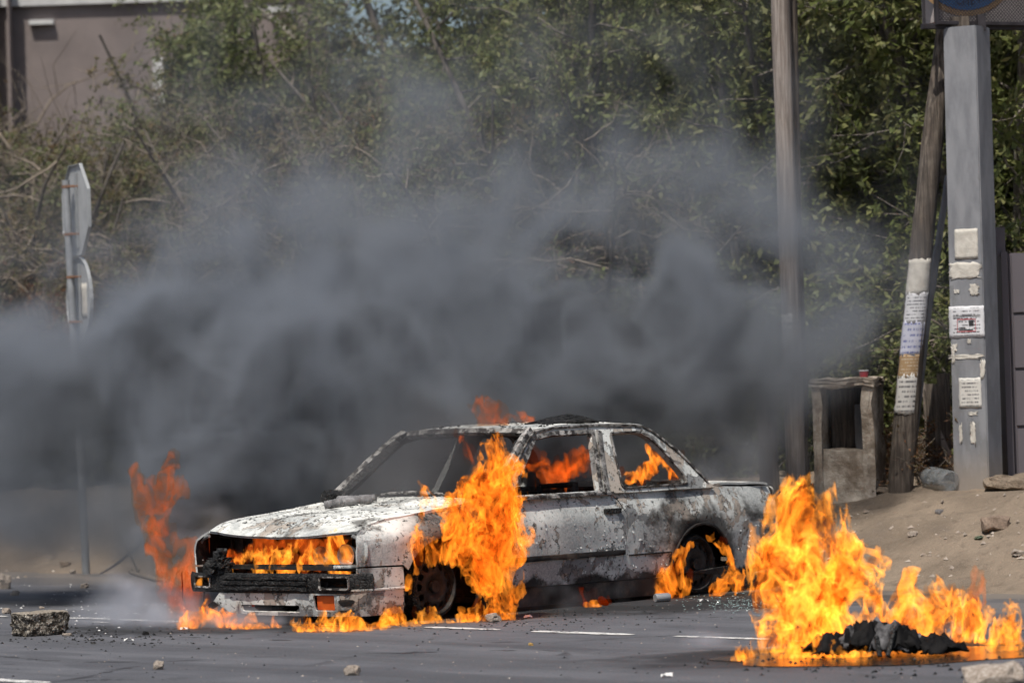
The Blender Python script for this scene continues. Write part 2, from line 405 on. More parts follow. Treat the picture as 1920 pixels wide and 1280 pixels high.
# ------------------------------------------------------------------ ground and road
def spread(lo, hi, step, far):
    a = np.arange(lo, hi+step*.5, step); e = [step*1.4]
    while sum(e) < far: e.append(e[-1]*1.35)
    e = np.cumsum(e)
    return np.concatenate([lo-e[::-1], a, hi+e])
AL = spread(-36, -6, .16, 1200); SS = spread(-1.2, 12, .13, 1200)      # along and across the road
al, ss = np.meshgrid(AL, SS, indexing='ij')
x = al*ROAD_D.x+(ss+EDGE)*ROAD_N.x; y = al*ROAD_D.y+(ss+EDGE)*ROAD_N.y
z = terrain(x, y)
n0, n1 = al.shape; ii = np.arange(n0*n1).reshape(n0, n1)
Q = np.stack([ii[:-1, :-1], ii[:-1, 1:], ii[1:, 1:], ii[1:, :-1]], -1).reshape(-1, 4)
ground = tag(mobj('ground', mesh_np('ground', np.stack([x, y, z], -1).reshape(-1, 3), Q), M['dirt']), 'bare brown dirt bank rising behind the road', kind='structure')

AL = spread(-40, -2, .12, 300); SS = np.concatenate([np.linspace(-9.5, -.6, 60), np.linspace(-.5, .35, 14)])
al, ss = np.meshgrid(AL, SS, indexing='ij')
wob = NZ.fbm(al*.8, 0*al, 5, 4)*.28*sstep(-1.0, .3, ss)
s2 = ss+wob
x = al*ROAD_D.x+(s2+EDGE)*ROAD_N.x; y = al*ROAD_D.y+(s2+EDGE)*ROAD_N.y
z = NZ.fbm(x*.5, y*.5, 2, 3)*.010*sstep(-3, -1, ss)*0-.045*sstep(.18, .35, ss)
n0, n1 = al.shape; ii = np.arange(n0*n1).reshape(n0, n1)
Q = np.stack([ii[:-1, :-1], ii[:-1, 1:], ii[1:, 1:], ii[1:, :-1]], -1).reshape(-1, 4)
road = tag(mobj('road', mesh_np('road', np.stack([x, y, z], -1).reshape(-1, 3), Q), M['asphalt']), 'dark grey asphalt road with worn white lane markings', kind='structure')

rg = random.Random(5)
def lane_mark(al0, al1, off, w):
    n = max(3, int((al1-al0)/.05)); V = []; F = []
    for i in range(n+1):
        a = al0+(al1-al0)*i/n; e = min(1, min(i, n-i)/2+.35)
        for sgn in (-1, 1):
            s = off+sgn*(w/2*e+rg.uniform(-.012, .012)); q = ROAD_D*a+ROAD_N*s; V.append((q.x, q.y, .004))
    for i in range(n): F.append((2*i, 2*i+1, 2*i+3, 2*i+2))
    m = MB(); m.add(V, F); return m.build('lane_marking', M['lane'], road)
def along(px, py):
    g = G(px, py); return g.dot(ROAD_D), g.dot(ROAD_N)
for (xa, ya), (xb, yb), w in (((126, 1158.5), (215, 1160), .10), ((230, 1161), (338, 1166), .09), ((172, 1166), (205, 1167), .05), ((545, 1170), (640, 1173), .09), ((800, 1175), (932, 1181), .09),
                              ((1000, 1183), (1185, 1190), .11), ((1270, 1192), (1440, 1199), .08), ((-70, 1272), (98, 1279), .11), ((-60, 1154), (24, 1155), .09), ((1480, 1201), (1560, 1204), .08)):
    a0, s0 = along(xa, ya); a1, s1 = along(xb, yb); lane_mark(a0, a1, (s0+s1)/2, w)
# ------------------------------------------------------------------ the burning car
def interp(x, pts):
    xs = [p[0] for p in pts]; ys = [p[1] for p in pts]
    if xs[0] > xs[-1]: xs, ys = xs[::-1], ys[::-1]
    return float(np.interp(x, xs, ys))
def ss1(a, b, x): return float(sstep(a, b, x))
def half_w(x): return .814-.010*ss1(.1, .45, x)-.055*ss1(.40, .78, x)-.06*ss1(-2.9, -3.5, x)
def crease(x): return interp(x, [(-3.5, .775), (-3.1, .782), (-1.73, .792), (-.67, .78), (.2, .763), (.73, .722)])
def slope_in(x): return interp(x, [(-3.5, .32), (-.75, .32), (-.45, .60), (-.1, .95), (.4, 1.0), (.7, 1.2)])
TOP = [(.72, .742), (.66, .780), (.56, .818), (.45, .840), (.2, .860), (0, .880), (-.25, .905), (-.42, .925), (-.52, .932)]
def fender_top(x): return interp(x, TOP)
def side_pt(x, z, sg):
    c = crease(x); w = half_w(x)
    if z > c: y = w-.009-(z-c)*slope_in(x)-max(0, z-c-.05)*slope_in(x)*.35
    else: y = w-.05*((c-z)/.5)**2-.004*ss1(c-.02, c, z)
    for cx in (.03, -2.545):                       # swelling of the arches
        r = math.hypot(x-cx, z-.395); y += .014*max(0, 1-abs(r-.33)/.07)*(z < .76)
    return (x, y*sg, z)
def gh_pt(x, z, sg, off=0): return (x, (.793-(z-.9)*.425+off)*sg, z)

car = thing('burning_car', 'burnt white two-door saloon car ablaze on the road', 'car', (CAR_X, CAR_Y, -SINK), (0, 0, CAR_YAW))
P2 = [M['paint'], M['soot']]; P3 = [M['paint_top'], M['soot']]
def arc(cx, cz, r, a0, a1, n=14, flat=1.0):
    return [(cx+r*math.cos(a0+(a1-a0)*i/n), cz+r*flat*math.sin(a0+(a1-a0)*i/n)) for i in range(n+1)]
FA = (.035, .375, .345); RA = (-2.545, .385, .300)
for sg in (1, -1):
    sp = lambda u, v: side_pt(u, v, sg)
    fl = sg < 0
    # front fender: shoulder, arch, rear edge against the door
    a = arc(FA[0], FA[1], FA[2], math.radians(26), math.radians(178), 16, .96)
    out = [(.735, .56), (.742, .65), (.73, .725), (.70, .755), (.63, .792), (.56, .816), (.45, .838), (.2, .858), (0, .878), (-.25, .903), (-.40, .922), (-.405, .80), (-.40, .60), (-.385, .385)]
    out = out+[p for p in a[::-1] if p[0] > -.30]+[(.38, .555)]
    panel('front_fender', out, [], sp, P2, car, .035, .014, not fl, .006, 3+sg)
    # lower front corner
    panel('front_corner', [(.73, .415), (.735, .548), (.385, .543), (.372, .415)], [], sp, P2, car, .04, .014, not fl, .004, 9)
    # door skin, handle, moulding
    dr = [(-.412, .915), (-.405, .80), (-.40, .60), (-.392, .345), (-1.66, .338), (-1.705, .40), (-1.748, .55), (-1.768, .70), (-1.762, .78), (-1.72, .86), (-1.665, .915)]
    d = panel('door', dr, [], sp, P2, car, .04, .03, not fl, .007, 21+sg)
    m = MB()
    for zz, pr in ((.527, .020),):
        pts = [Vector(side_pt(xx, zz-.004*abs(xx+1), sg))+Vector((0, sg*.008, 0)) for xx in np.linspace(-.41, -1.735, 26)]
        m.bar(pts, .034, .022, (0, sg, 0))
    m.build('door_moulding', M['soot'], d, 30, jitter=.002)
    m = MB(); m.bar([Vector(side_pt(xx, .805, sg))+Vector((0, sg*.010, 0)) for xx in (-1.545, -1.60, -1.66, -1.70)], .034, .026, (0, sg, 0)); m.build('door_handle', M['char'], d, 30)
    m = MB(); m.bar([gh_pt(xx, .924, sg, .008) for xx in np.linspace(-.52, -1.655, 12)], .022, .02, (0, sg, 0)); m.build('window_ledge', M['trim'], d, 30, jitter=.0015)
    # window frame of the door
    wo = [(-.565, .928), (-.735, 1.072), (-.90, 1.195), (-1.045, 1.292), (-1.10, 1.336), (-1.30, 1.352), (-1.60, 1.354), (-1.700, 1.350), (-1.565, .928)]
    wi = rounded([(-.665, .940), (-.80, 1.055), (-.95, 1.180), (-1.085, 1.300), (-1.25, 1.322), (-1.655, 1.326), (-1.535, .940)], .03)
    panel('window_frame', wo, [wi], lambda u, v: gh_pt(u, v, sg, .006), [M['trim'], M['soot']], d, .035, .03, not fl, .003, 5)
    # rear quarter panel with its arch
    a = arc(RA[0], RA[1], RA[2], math.radians(183), math.radians(-3), 16, .955)
    out = [(-1.672, .917), (-1.727, .86), (-1.770, .78), (-1.776, .70), (-1.756, .55), (-1.713, .40), (-1.668, .338), (-2.20, .335)]+[(2*RA[0]-p[0], p[1]) for p in a[::-1]]+[(-2.90, .30), (-3.05, .29), (-3.40, .33), (-3.45, .60), (-3.44, .78), (-3.42, .900), (-2.75, .925)]
    q = panel('rear_quarter_panel', out, [], sp, P2, car, .04, .016, not fl, .008, 33+sg)
    m = MB(); m.tube([Vector(side_pt(*p, sg))+Vector((0, sg*.004, 0)) for p in arc(RA[0], RA[1], RA[2]+.006, math.radians(2), math.radians(178), 24, .955)], .011, 6); m.build('arch_lip', M['soot'], q, 50, jitter=.003)
    m = MB(); m.bar([Vector(side_pt(xx, .50, sg))+Vector((0, sg*.003, 0)) for xx in np.linspace(-1.79, -2.22, 10)], .010, .008, (0, sg, 0)); m.build('side_moulding', M['soot'], q, 30)
    # sill
    panel('sill', [(-.32, .215), (-.33, .338), (-2.21, .330), (-2.21, .215)], [], sp, [M['soot'], M['soot']], car, .08, .03, not fl, .006, 8)
    # frame of the cabin side: pillars, rail and quarter window
    so = [(-.53, .925), (-.62, 1.005), (-.80, 1.155), (-1.0, 1.305), (-1.09, 1.362), (-1.30, 1.384), (-1.70, 1.389), (-2.08, 1.382), (-2.19, 1.370), (-2.27, 1.335), (-2.36, 1.272), (-2.465, 1.195), (-2.53, 1.125), (-2.60, 1.045), (-2.665, .975), (-2.735, .920)]
    dh = [(-.60, .945), (-.76, 1.075), (-.95, 1.215), (-1.10, 1.320), (-1.30, 1.340), (-1.66, 1.342), (-1.535, .945)]
    qh = rounded([(-1.770, .950), (-1.840, 1.322), (-2.14, 1.322), (-2.225, 1.285), (-2.34, 1.165), (-2.44, 1.03), (-2.46, .955)], .035)
    f = panel('cabin_side_frame', so, [dh, qh], lambda u, v: gh_pt(u, v, sg), P2, car, .035, .045, not fl, .003, 15+sg)
    m = MB(); m.bar([gh_pt(*p, sg, .004) for p in qh], .014, .016, (0, sg, 0), closed=True); m.build('window_trim', M['trim'], f, 30, jitter=.0015)
    m = MB(); m.bar([gh_pt(p[0]+.0, p[1]-.012, sg, .008) for p in so[1:-1]], .016, .014, (0, sg, 0)); m.build('drip_rail', M['trim'], f, 30, jitter=.001)
    m = MB(); m.bar([gh_pt(-1.60, .93, sg, .010), gh_pt(-1.665, 1.15, sg, .010), gh_pt(-1.73, 1.34, sg, .010)], .05, .012, (0, sg, 0)); m.build('centre_pillar', M['trim'], f, 30, jitter=.002)
    # windscreen pillar
    m = MB(); m.bar([(-.50, sg*.735, .930), (-.62, sg*.705, 1.020), (-.80, sg*.655, 1.165), (-.98, sg*.605, 1.300), (-1.08, sg*.575, 1.362)], .05, .05, (0, sg, .3)); m.build('windscreen_pillar', [M['trim']], car, 40, jitter=.002)
    m = MB(); m.tube([(-.545, sg*.69, .945), (-.66, sg*.665, 1.03), (-.84, sg*.61, 1.175), (-1.0, sg*.565, 1.30)], [.018, .03, .034, .02], 7); m.build('pillar_lining', M['char'], car, 60, jitter=.012)

# bonnet
def hood_z(x, y):
    e = fender_top(x); return e+.022*(1-(y/.70)**2)*ss1(.72, .5, x)+.010*math.exp(-((abs(y)-.33)/.03)**2)*ss1(.68, .4, x)
hw = lambda x: interp(x, [(.72, .672), (.5, .695), (.2, .700), (-.5, .690)])
out = [(.715-.05*(y/.68)**2, y) for y in np.linspace(-.672, .672, 25)]+[(x, hw(x)) for x in (.55, .4, .2, 0, -.2, -.4, -.49)]+[(-.47-.03*(y/.7)**2, y) for y in np.linspace(.66, -.66, 17)]+[(x, -hw(x)) for x in (-.49, -.4, -.2, 0, .2, .4, .55)]
hood = panel('bonnet', out, [], lambda u, v: (u, v, hood_z(u, v)), P3, car, .035, .018, False, .008, 71)
# flakes of paint curling off the bonnet and the sides
def flakes(n, seed, place, name, parent, mat, size):
    r = random.Random(seed); V = []; F = []
    for i in range(n):
        p, nr = place(r)
        nr = Vector(nr).normalized(); t1 = nr.orthogonal().normalized(); t1 = (Matrix.Rotation(r.uniform(0, 6.28), 3, nr) @ t1); t2 = nr.cross(t1)
        s = size*r.uniform(.4, 1.5); b = len(V); k = r.randint(4, 6); lift = s*r.uniform(.15, .7)
        p = Vector(p)+nr*.002
        for j in range(k):
            a = 2*PI*j/k; rr = s*r.uniform(.55, 1.1); q = t1*math.cos(a)*rr+t2*math.sin(a)*rr*.7
            V.append(p+q+nr*(max(0, q.dot(t1))/s*lift))
        V.append(p+nr*lift*.25)
        F += [(b+j, b+(j+1) % k, b+k) for j in range(k)]
    m = MB(); m.add(V, F); o = m.build(name, mat, parent); o['kind'] = 'stuff'; return o
def on_hood(r):
    x = r.uniform(-.45, .62); y = r.uniform(-.66, .66); return (x, y, hood_z(x, y)), (.12, y*.06, 1)
flakes(900, 3, on_hood, 'paint_flakes', hood, M['paint_top'], .013)
flakes(150, 8, on_hood, 'charred_flakes', hood, M['soot'], .010)
def on_side(r):
    x = r.uniform(-.45, -3.3); z = r.uniform(.40, .90)
    while math.hypot(x-RA[0], z-RA[1]) < .34: x = r.uniform(-.45, -3.3); z = r.uniform(.40, .90)
    p = side_pt(x, z, 1); return p, (0, 1, .25)
flakes(420, 4, on_side, 'paint_flakes', car, M['paint'], .010)

# nose: surround of the grille opening, headlamps, radiator
m = MB()
lp = [(.66, .748), (.73, .728), (.762, .69), (.765, .63), (.752, .585), (.70, .558), (.58, .553)]
xx = lambda y: .728-.055*(y/.75)**2
m.tube([(xx(y), y, z) for y, z in lp]+[(xx(.5)-.01, .50, .552)], .013, 8); m.build('grille_surround', M['paint'], car, 60, jitter=.002)
m = MB(); m.tube([(xx(y), -y, z) for y, z in lp[:5]], .013, 8); m.build('grille_surround', M['paint'], car, 60, jitter=.002)
for sg in (1,):
    for yy, rr in ((.56, .072), (.335, .066)):
        m = MB(); m.lathe([(rr, .0), (rr*1.04, .006), (rr*.98, -.004), (rr*.85, -.045), (rr*.5, -.075), (.008, -.082)], 20, (.645, sg*yy, .625-.01*(yy < .4)), 'x'); m.build('headlamp', M['bowl'], car, 60, jitter=.002, seed=int(yy*100))
m = MB(); m.box((.50, 0, .60), (.03, 1.30, .30))
for i in range(13): m.box((.525, -.60+i*.1, .60), (.025, .012, .28))
m.box((.56, 0, .735), (.08, 1.3, .02)); m.box((.62, 0, .55), (.10, 1.35, .03)); m.build('radiator', M['soot'], car, None, jitter=.008)
m = MB(); m.box((.05, 0, .62), (.55, .32, .30)); m.box((.05, .25, .70), (.35, .12, .12)); m.box((.1, -.35, .64), (.25, .2, .2)); m.tube([(.3, .1, .74), (.2, .4, .76), (-.1, .5, .74)], .03); m.build('engine', M['char'], car, None, jitter=.015)

# front bumper
def bx(y): return .850-.055*(y/.8)**2-.11*ss1(.70, .84, abs(y))
bo = rounded([(-.815, .392), (.825, .397), (.83, .455), (.825, .520), (-.40, .520), (-.80, .516)], .02)
h1 = rounded([(-.665, .425), (-.665, .492), (-.505, .492), (-.505, .425)], .012); h2 = rounded([(.50, .422), (.50, .497), (.725, .497), (.725, .422)], .014)
bump = panel('front_bumper', bo, [h1, h2], lambda u, v: (bx(u)-.012*abs((v-.457)/.06)**3, u, v), [M['char'], M['char']], car, .03, .09, False, .012, 44)
for z0 in (.425, .458, .490):
    m = MB(); m.bar([(bx(y)+.004, y, z0) for y in np.linspace(-.37, .40, 20)], .022, .020, (1, 0, 0)); m.build('bumper_rib', M['char'], bump, 40, jitter=.004, seed=int(z0*1000))
for hh in (h1, h2):
    m = MB(); m.bar([(bx(y)+.002, y, z) for y, z in hh], .010, .012, (1, 0, 0), closed=True); m.build('lamp_opening_rim', M['trim'], bump, 40, jitter=.003)
for yy in (-.5, .5):
    m = MB(); m.box((.66, yy, .445), (.25, .06, .05)); m.build('bumper_bracket', M['soot'], bump)
# charred lump on the end of the bumper
def rock_mesh(r, seed, squash=(1, 1, 1), rough=.35, sub=3, freq=1.3, fine=.0):
    bm = bmesh.new(); bmesh.ops.create_icosphere(bm, subdivisions=sub, radius=1)
    nz = Noise(seed); P = np.array([v.co for v in bm.verts])
    d = 1+nz.fbm(P[:, 0]*freq, P[:, 1]*freq, P[:, 2]*freq, 3, .5)*rough
    if fine: d = d+nz(P[:, 0]*7, P[:, 1]*7, P[:, 2]*7)*fine
    for v, k in zip(bm.verts, d):
        c = v.co*float(k)
        for a in range(3):                          # chipped flats
            c[a] = max(-.82, min(.86, c[a]))
        v.co = Vector((c.x*squash[0], c.y*squash[1], c.z*squash[2]))*r
    me = bpy.data.meshes.new('rock'); bm.to_mesh(me); bm.free()
    me.polygons.foreach_set('use_smooth', [True]*len(me.polygons)); me.set_sharp_from_angle(angle=math.radians(32)); return me
lump = mobj('charred_lump', rock_mesh(.085, 12, (.9, 1.2, .75), .7, 4, 2.2, .14), M['char'], bump); lump.location = (.80, -.45, .56)
lump = mobj('charred_lump', rock_mesh(.045, 19, (.9, 1, 1.0), .7, 3, 2.2, .14), M['char'], bump); lump.location = (.79, -.44, .635)

# valance under the bumper, round the corner to the arch
vp = [(.745, -.80), (.79, -.70), (.815, -.5), (.83, -.2), (.832, 0), (.83, .2), (.815, .5), (.795, .66), (.765, .75), (.71, .802), (.60, .815), (.40, .818)]
vl = [0]
for i in range(1, len(vp)): vl.append(vl[-1]+math.dist(vp[i], vp[i-1]))
u0 = float(np.interp(0, [p[1] for p in vp[:10]], vl[:10]))
def vmap(u, z):
    s = u+u0; x = float(np.interp(s, vl, [p[0] for p in vp])); y = float(np.interp(s, vl, [p[1] for p in vp])); k = 1-.025*((.41-z)/.15)**2
    return (x*k, y*k, z)
hs = [rounded([(-.23, .275), (-.23, .318), (.30, .318), (.30, .275)], .01), rounded([(.435, .285), (.43, .385), (.60, .385), (.60, .285)], .012)]
val = panel('valance', [(-.50, .335), (-.42, .40), (-.36, .412), (.5, .412), (1.0, .410), (1.22, .410), (1.22, .262), (1.15, .252), (.6, .250), (-.1, .252), (-.36, .262), (-.44, .30)], hs, vmap, P2, car, .035, .012, False, .005, 50)
panel('valance_panel', rounded([(.625, .292), (.622, .382), (.775, .382), (.775, .292)], .012), [], lambda u, z: tuple(Vector(vmap(u, z))+Vector((.008, .003, 0))), P2, val, .03, .008, False, .002, 5)
panel('burnt_hole', [(.655+.055*math.cos(a)*(1+.2*math.sin(3*a))+.04, .338+.026*math.sin(a)*(1+.25*math.cos(2*a))) for a in np.linspace(0, 2*PI, 18)[:-1]], [], lambda u, z: tuple(Vector(vmap(u, z))+Vector((.011, .004, 0))), [M['soot'], M['soot']], val, .02, .006)
m = MB(); m.bar([vmap(u, .414) for u in np.linspace(.62, 1.21, 14)], .018, .012, (0, 0, 1)); m.build('valance_edge', M['paint_top'], val, 30)
panel('firelit_plate', rounded([(.44, .29), (.44, .38), (.595, .38), (.595, .29)], .01), [], lambda u, z: tuple(Vector(vmap(u, z))-Vector((.02, 0, 0))), [M['painted_firelight'], M['soot']], val, .03, .006)  # solid plate coloured orange as the flame-lit hole in the valance
m = MB(); m.box((.70, -.56, .33), (.05, .16, .03), Euler((.5, 0, .2)).to_matrix()); m.tube([(.74, -.66, .39), (.745, -.665, .33), (.74, -.655, .29)], .004, 5); m.build('hanging_wreckage', M['soot'], car)

# roof, header, cowl
def roof_z(x, y): return interp(x, [(-1.0, 1.352), (-1.10, 1.368), (-1.3, 1.386), (-1.7, 1.391), (-2.08, 1.384), (-2.2, 1.370), (-2.26, 1.345)])+.016*(1-(y/.59)**2)
out = [(-1.085+.06*(1-(y/.58)**2), y) for y in np.linspace(-.58, .58, 15)]+[(x, .588) for x in (-1.3, -1.6, -1.9, -2.15)]+[(-2.22-.05*(1-(y/.58)**2), y) for y in np.linspace(.575, -.575, 15)]+[(x, -.588) for x in (-2.15, -1.9, -1.6, -1.3)]
roof = panel('roof', out, [], lambda u, v: (u, v, roof_z(u, v)), P3, car, .045, .02, False, .010, 81)
def on_roof(r):
    x = r.uniform(-1.1, -2.15); y = r.uniform(-.55, .57); return (x, y, roof_z(x, y)), (0, 0, 1)
flakes(420, 6, on_roof, 'charred_flakes', roof, M['soot'], .016)
m = MB(); m.bar([(-1.10+.06*(1-(y/.58)**2), y, 1.345+.016*(1-(y/.58)**2)) for y in np.linspace(-.575, .575, 15)], .05, .04, (-.5, 0, 1)); m.build('windscreen_header', M['trim'], car, 40, jitter=.002)
m = MB(); m.bar([(-2.24-.05*(1-(y/.58)**2), y, 1.345) for y in np.linspace(-.56, .56, 13)], .05, .035, (-.5, 0, 1)); m.build('rear_window_header', M['trim'], car, 40)
m = MB(); m.bar([(-.535-.0*y, y, .925+.012*(1-(y/.7)**2)) for y in np.linspace(-.70, .70, 15)], .09, .03, (0, 0, 1)); m.build('cowl', M['soot'], car, 40, jitter=.003)
m = MB(); m.tube([(-.52, .30, .965), (-.46, .12, .985), (-.44, -.10, .975), (-.45, -.20, .968)], .008, 6); m.tube([(-.50, -.05, .968), (-.46, .18, .972), (-.45, .38, .966)], .006, 6); m.build('wiper_arm', M['trim'], car, 50, jitter=.002)
# boot lid, tail
out = [(-2.74, y) for y in np.linspace(.735, -.735, 9)]+[(-3.42+.05*(y/.74)**4, y) for y in np.linspace(-.735, .735, 13)]
panel('boot_lid', out, [], lambda u, v: (u, v, interp(u, [(-2.74, .935), (-2.9, .946), (-3.3, .936), (-3.40, .915), (-3.43, .89)])+.012*(1-(v/.74)**2)), P3, car, .05, .016, False, .008, 91)
panel('tail_panel', rounded([(-.74, .40), (.74, .40), (.74, .90), (-.74, .90)], .04), [], lambda u, v: (-3.44, u, v), P2, car, .08, .02, True, .008, 61)
m = MB(); m.bar([(-3.36, .80, .46), (-3.46, .74, .46), (-3.52, .5, .46), (-3.53, 0, .46), (-3.52, -.5, .46), (-3.46, -.74, .46), (-3.36, -.80, .46)], .05, .11, (0, 0, 1)); m.build('rear_bumper', M['char'], car, 40, jitter=.006)
m = MB(); m.bar([(-2.72, y, .95) for y in np.linspace(-.66, .66, 9)], .06, .04, (0, 0, 1)); m.build('rear_shelf', M['char'], car, 40, jitter=.006)

# inside: floor, bulkheads, wheel housings
m = MB()
m.box((-1.35, 0, .285), (2.0, 1.48, .03)); m.box((-.45, 0, .60), (.03, 1.44, .62)); m.box((-2.28, 0, .55), (.03, 1.44, .5)); m.box((-2.9, 0, .36), (1.0, 1.3, .03)); m.box((.1, 0, .36), (.9, 1.1, .02))
for sg in (1, -1):
    m.box((.0, sg*.50, .59), (.9, .03, .40)); m.box((-2.6, sg*.52, .62), (.95, .03, .52)); m.box((.0, sg*.62, .80), (.7, .22, .02)); m.box((-2.55, sg*.64, .74), (.7, .24, .02))
    m.box((-1.3, sg*.715, .60), (1.85, .02, .50))
m.build('underbody', M['soot'], car)
m = MB(); m.tube([(-.62, -.66, .86), (-.66, -.3, .90), (-.68, .1, .88), (-.66, .5, .91), (-.62, .68, .86)], [.07, .09, .085, .10, .06], 8); m.build('dashboard', M['char'], car, 60, jitter=.014)
m = MB(); c = Vector((-.92, .34, .86))
m.tube([c+Euler((0, math.radians(-62), 0)).to_matrix() @ Vector((.18*math.cos(a), .18*math.sin(a), 0)) for a in np.linspace(0, 2*PI, 25)[:-1]], .011, 6, closed=True); m.tube([c, (-.68, .34, .80)], .02); m.tube([c+Vector((0, .17, 0)), c, c+Vector((0, -.17, 0))], .012, 6); m.build('steering_wheel', M['char'], car, 60)
for sg in (1, -1):
    m = MB(); y0 = sg*.36
    m.tube([(-1.38, y0-.22, .42), (-1.52, y0-.21, .80), (-1.58, y0-.15, .98), (-1.59, y0+.15, .98), (-1.52, y0+.21, .80), (-1.38, y0+.22, .42)], .020, 7)
    for k in range(6): m.tube([(-1.42-.025*k, y0-.21, .50+.08*k), (-1.40-.025*k, y0, .49+.08*k), (-1.42-.025*k, y0+.21, .50+.08*k)], .006, 5)
    m.box((-1.15, y0, .43), (.46, .44, .05)); m.build('seat_frame', M['soot'], car, None, jitter=.008, seed=4+sg)
m = MB(); m.box((-2.02, 0, .46), (.42, 1.2, .10)); m.box((-2.22, 0, .72), (.09, 1.2, .46), Euler((0, -.25, 0)).to_matrix()); m.build('rear_seat_frame', M['char'], car, None, jitter=.02)

# wheels
WZ = .212+SINK
for nm, wx in (('front', .06), ('rear', -2.545)):
    for sg in (1, -1):
        yo = .765 if nm == 'front' else .755
        hub = Vector((wx, sg*yo, WZ))
        m = MB(); prof = [(.178, -.17), (.205, -.165), (.211, -.10), (.208, -.03), (.196, .0), (.180, .002)]
        m.lathe([(r, sg*z) for r, z in prof], 36, hub, 'y')
        w = m.build('wheel', M['char'], car, 60, jitter=.004, seed=int(wx*10)+sg); w.name = 'wheel'
        holes = [[(.133*math.cos(a)+.020*math.cos(b), .133*math.sin(a)+.024*math.sin(b)) for b in np.linspace(0, 2*PI, 11)[:-1]] for a in np.linspace(0, 2*PI, 13)[:-1]]
        panel('rim', [(.172*math.cos(a), .172*math.sin(a)) for a in np.linspace(0, 2*PI, 41)[:-1]], holes,
              lambda u, v: (hub.x+u, hub.y+sg*(-.035+.03*math.exp(-((math.hypot(u, v)-.095)/.05)**2)), hub.z+v), [M['wheel'], M['wheel']], w, .022, .012, sg > 0, .002, 7)
        m = MB(); m.lathe([(.182, sg*.004), (.176, sg*.008), (.168, sg*-.004), (.162, sg*-.03)], 36, hub, 'y'); m.lathe([(.040, sg*-.022), (.038, sg*.002), (.030, sg*.004), (.012, sg*-.004), (.002, sg*-.004)], 16, hub, 'y')
        m.build('rim_flange', M['wheel'], w, 50)
        m = MB(); m.lathe([(.172, sg*-.17), (.165, sg*-.09), (.05, sg*-.08), (.002, sg*-.08)], 20, hub, 'y'); m.build('brake_drum', M['soot'], w, 50)
        if sg > 0:                                  # wires left from the tyre
            m = MB(); r2 = random.Random(int(wx*7)+3)
            for k in range(9):
                a0 = r2.uniform(-2.6, -.4); ln = r2.uniform(.5, 1.2)
                m.tube([hub+Vector((math.cos(a)*(.208+r2.uniform(0, .014)), sg*r2.uniform(-.16, .01), math.sin(a)*(.206+r2.uniform(0, .004)))) for a in np.linspace(a0, a0+ln, 8)], .003, 4)
            m.build('tyre_wire', M['wheel'], w)

# things lying on the car
def hoodw(x, y, up=0): return L(x, y, hood_z(x, y)+up)
o = mobj('charred_block', rock_mesh(.075, 5, (1.0, .9, .75), .35, 3, 1.6, .1), M['char']); o.location = hoodw(-.20, -.42, .045); o.rotation_euler = (.2, .1, .6)
tag(o, 'black charred block resting on the bonnet by the far windscreen pillar', 'charred block')
def hose(pts, r, label):
    n = 46; P = [Vector(p) for p in pts]; C = []
    for i in range(n):
        t = i/(n-1)*(len(P)-1); k = min(int(t), len(P)-2); f = t-k; C.append(P[k]*(1-f)+P[k+1]*f)
    m = MB(); m.tube(C, [r*(1+.16*(i % 2)) for i in range(n)], 12)
    return tag(m.build('corrugated_hose', M['hose'], None, 60, jitter=.002), label, 'hose', 'burnt hose pieces on the bonnet')
M['hose'] = simple('burnt_hose', (.10, .098, .10), (.30, .29, .29), 16, .7, .4)
hose([hoodw(-.19, -.34, .022), hoodw(-.18, -.24, .03), hoodw(-.22, -.14, .026), hoodw(-.26, -.06, .026)], .022, 'grey burnt corrugated hose joined to the charred block on the bonnet')
hose([hoodw(.06, -.22, .022), hoodw(.00, -.16, .03), hoodw(-.08, -.08, .032), hoodw(-.18, -.03, .026)], .026, 'grey burnt corrugated hose with open end pointing down the bonnet')
m = MB(); r2 = random.Random(2)
for k in range(26):
    x0 = -1.66+r2.uniform(-.03, .03); y0 = .42+r2.uniform(-.10, .10)
    m.tube([L(x0+.30, y0-.05, roof_z(-1.4, y0)+.004), L(x0+.12, y0-.02, roof_z(x0, y0)+.012+r2.uniform(0, .012)), L(x0-.02, y0, roof_z(x0, y0)+.020+r2.uniform(0, .025)), L(x0-.16, y0+.02, roof_z(x0, y0)+.004)], [.004, .012, .014, .005], 5)
tag(m.build('charred_fabric', M['char'], None, 60, jitter=.004), 'crumpled strip of black charred fabric lying on the car roof', 'charred fabric')
# ------------------------------------------------------------------ trees and scrub
def leaf_mat(name, cols, trans=.35):
    t = NT(name); i = t.island(); r = t.n('ValToRGB', {'Fac': i}); e = r.color_ramp.elements
    while len(e) < len(cols): e.new(.5)
    for k, c in enumerate(cols): e[k].position = k/(len(cols)-1); e[k].color = (*c, 1)
    col = t.mix(t.math('MULTIPLY', t.rnd(), .25), r.outputs[0], (.10, .085, .05))
    d = t.n('BsdfPrincipled', {'Base Color': col, 'Roughness': .55, 'Specular IOR Level': .35}); tr = t.n('BsdfTranslucent', {'Color': col})
    mx = t.n('MixShader', {0: trans, 1: d.outputs[0], 2: tr.outputs[0]}); t.t.links.new(mx.outputs[0], t.out.inputs['Surface']); return t.m
M['leaf_green'] = leaf_mat('green_leaves', [(0.101, 0.127, 0.036), (0.172, 0.202, 0.058), (0.124, 0.153, 0.044), (0.254, 0.260, 0.098), (0.072, 0.091, 0.029), (0.325, 0.305, 0.130)], .40)
M['leaf_dry'] = leaf_mat('drying_leaves', [(0.123, 0.128, 0.041), (0.087, 0.096, 0.032), (0.189, 0.152, 0.065), (0.138, 0.142, 0.043), (0.181, 0.109, 0.055), (0.160, 0.162, 0.058)])
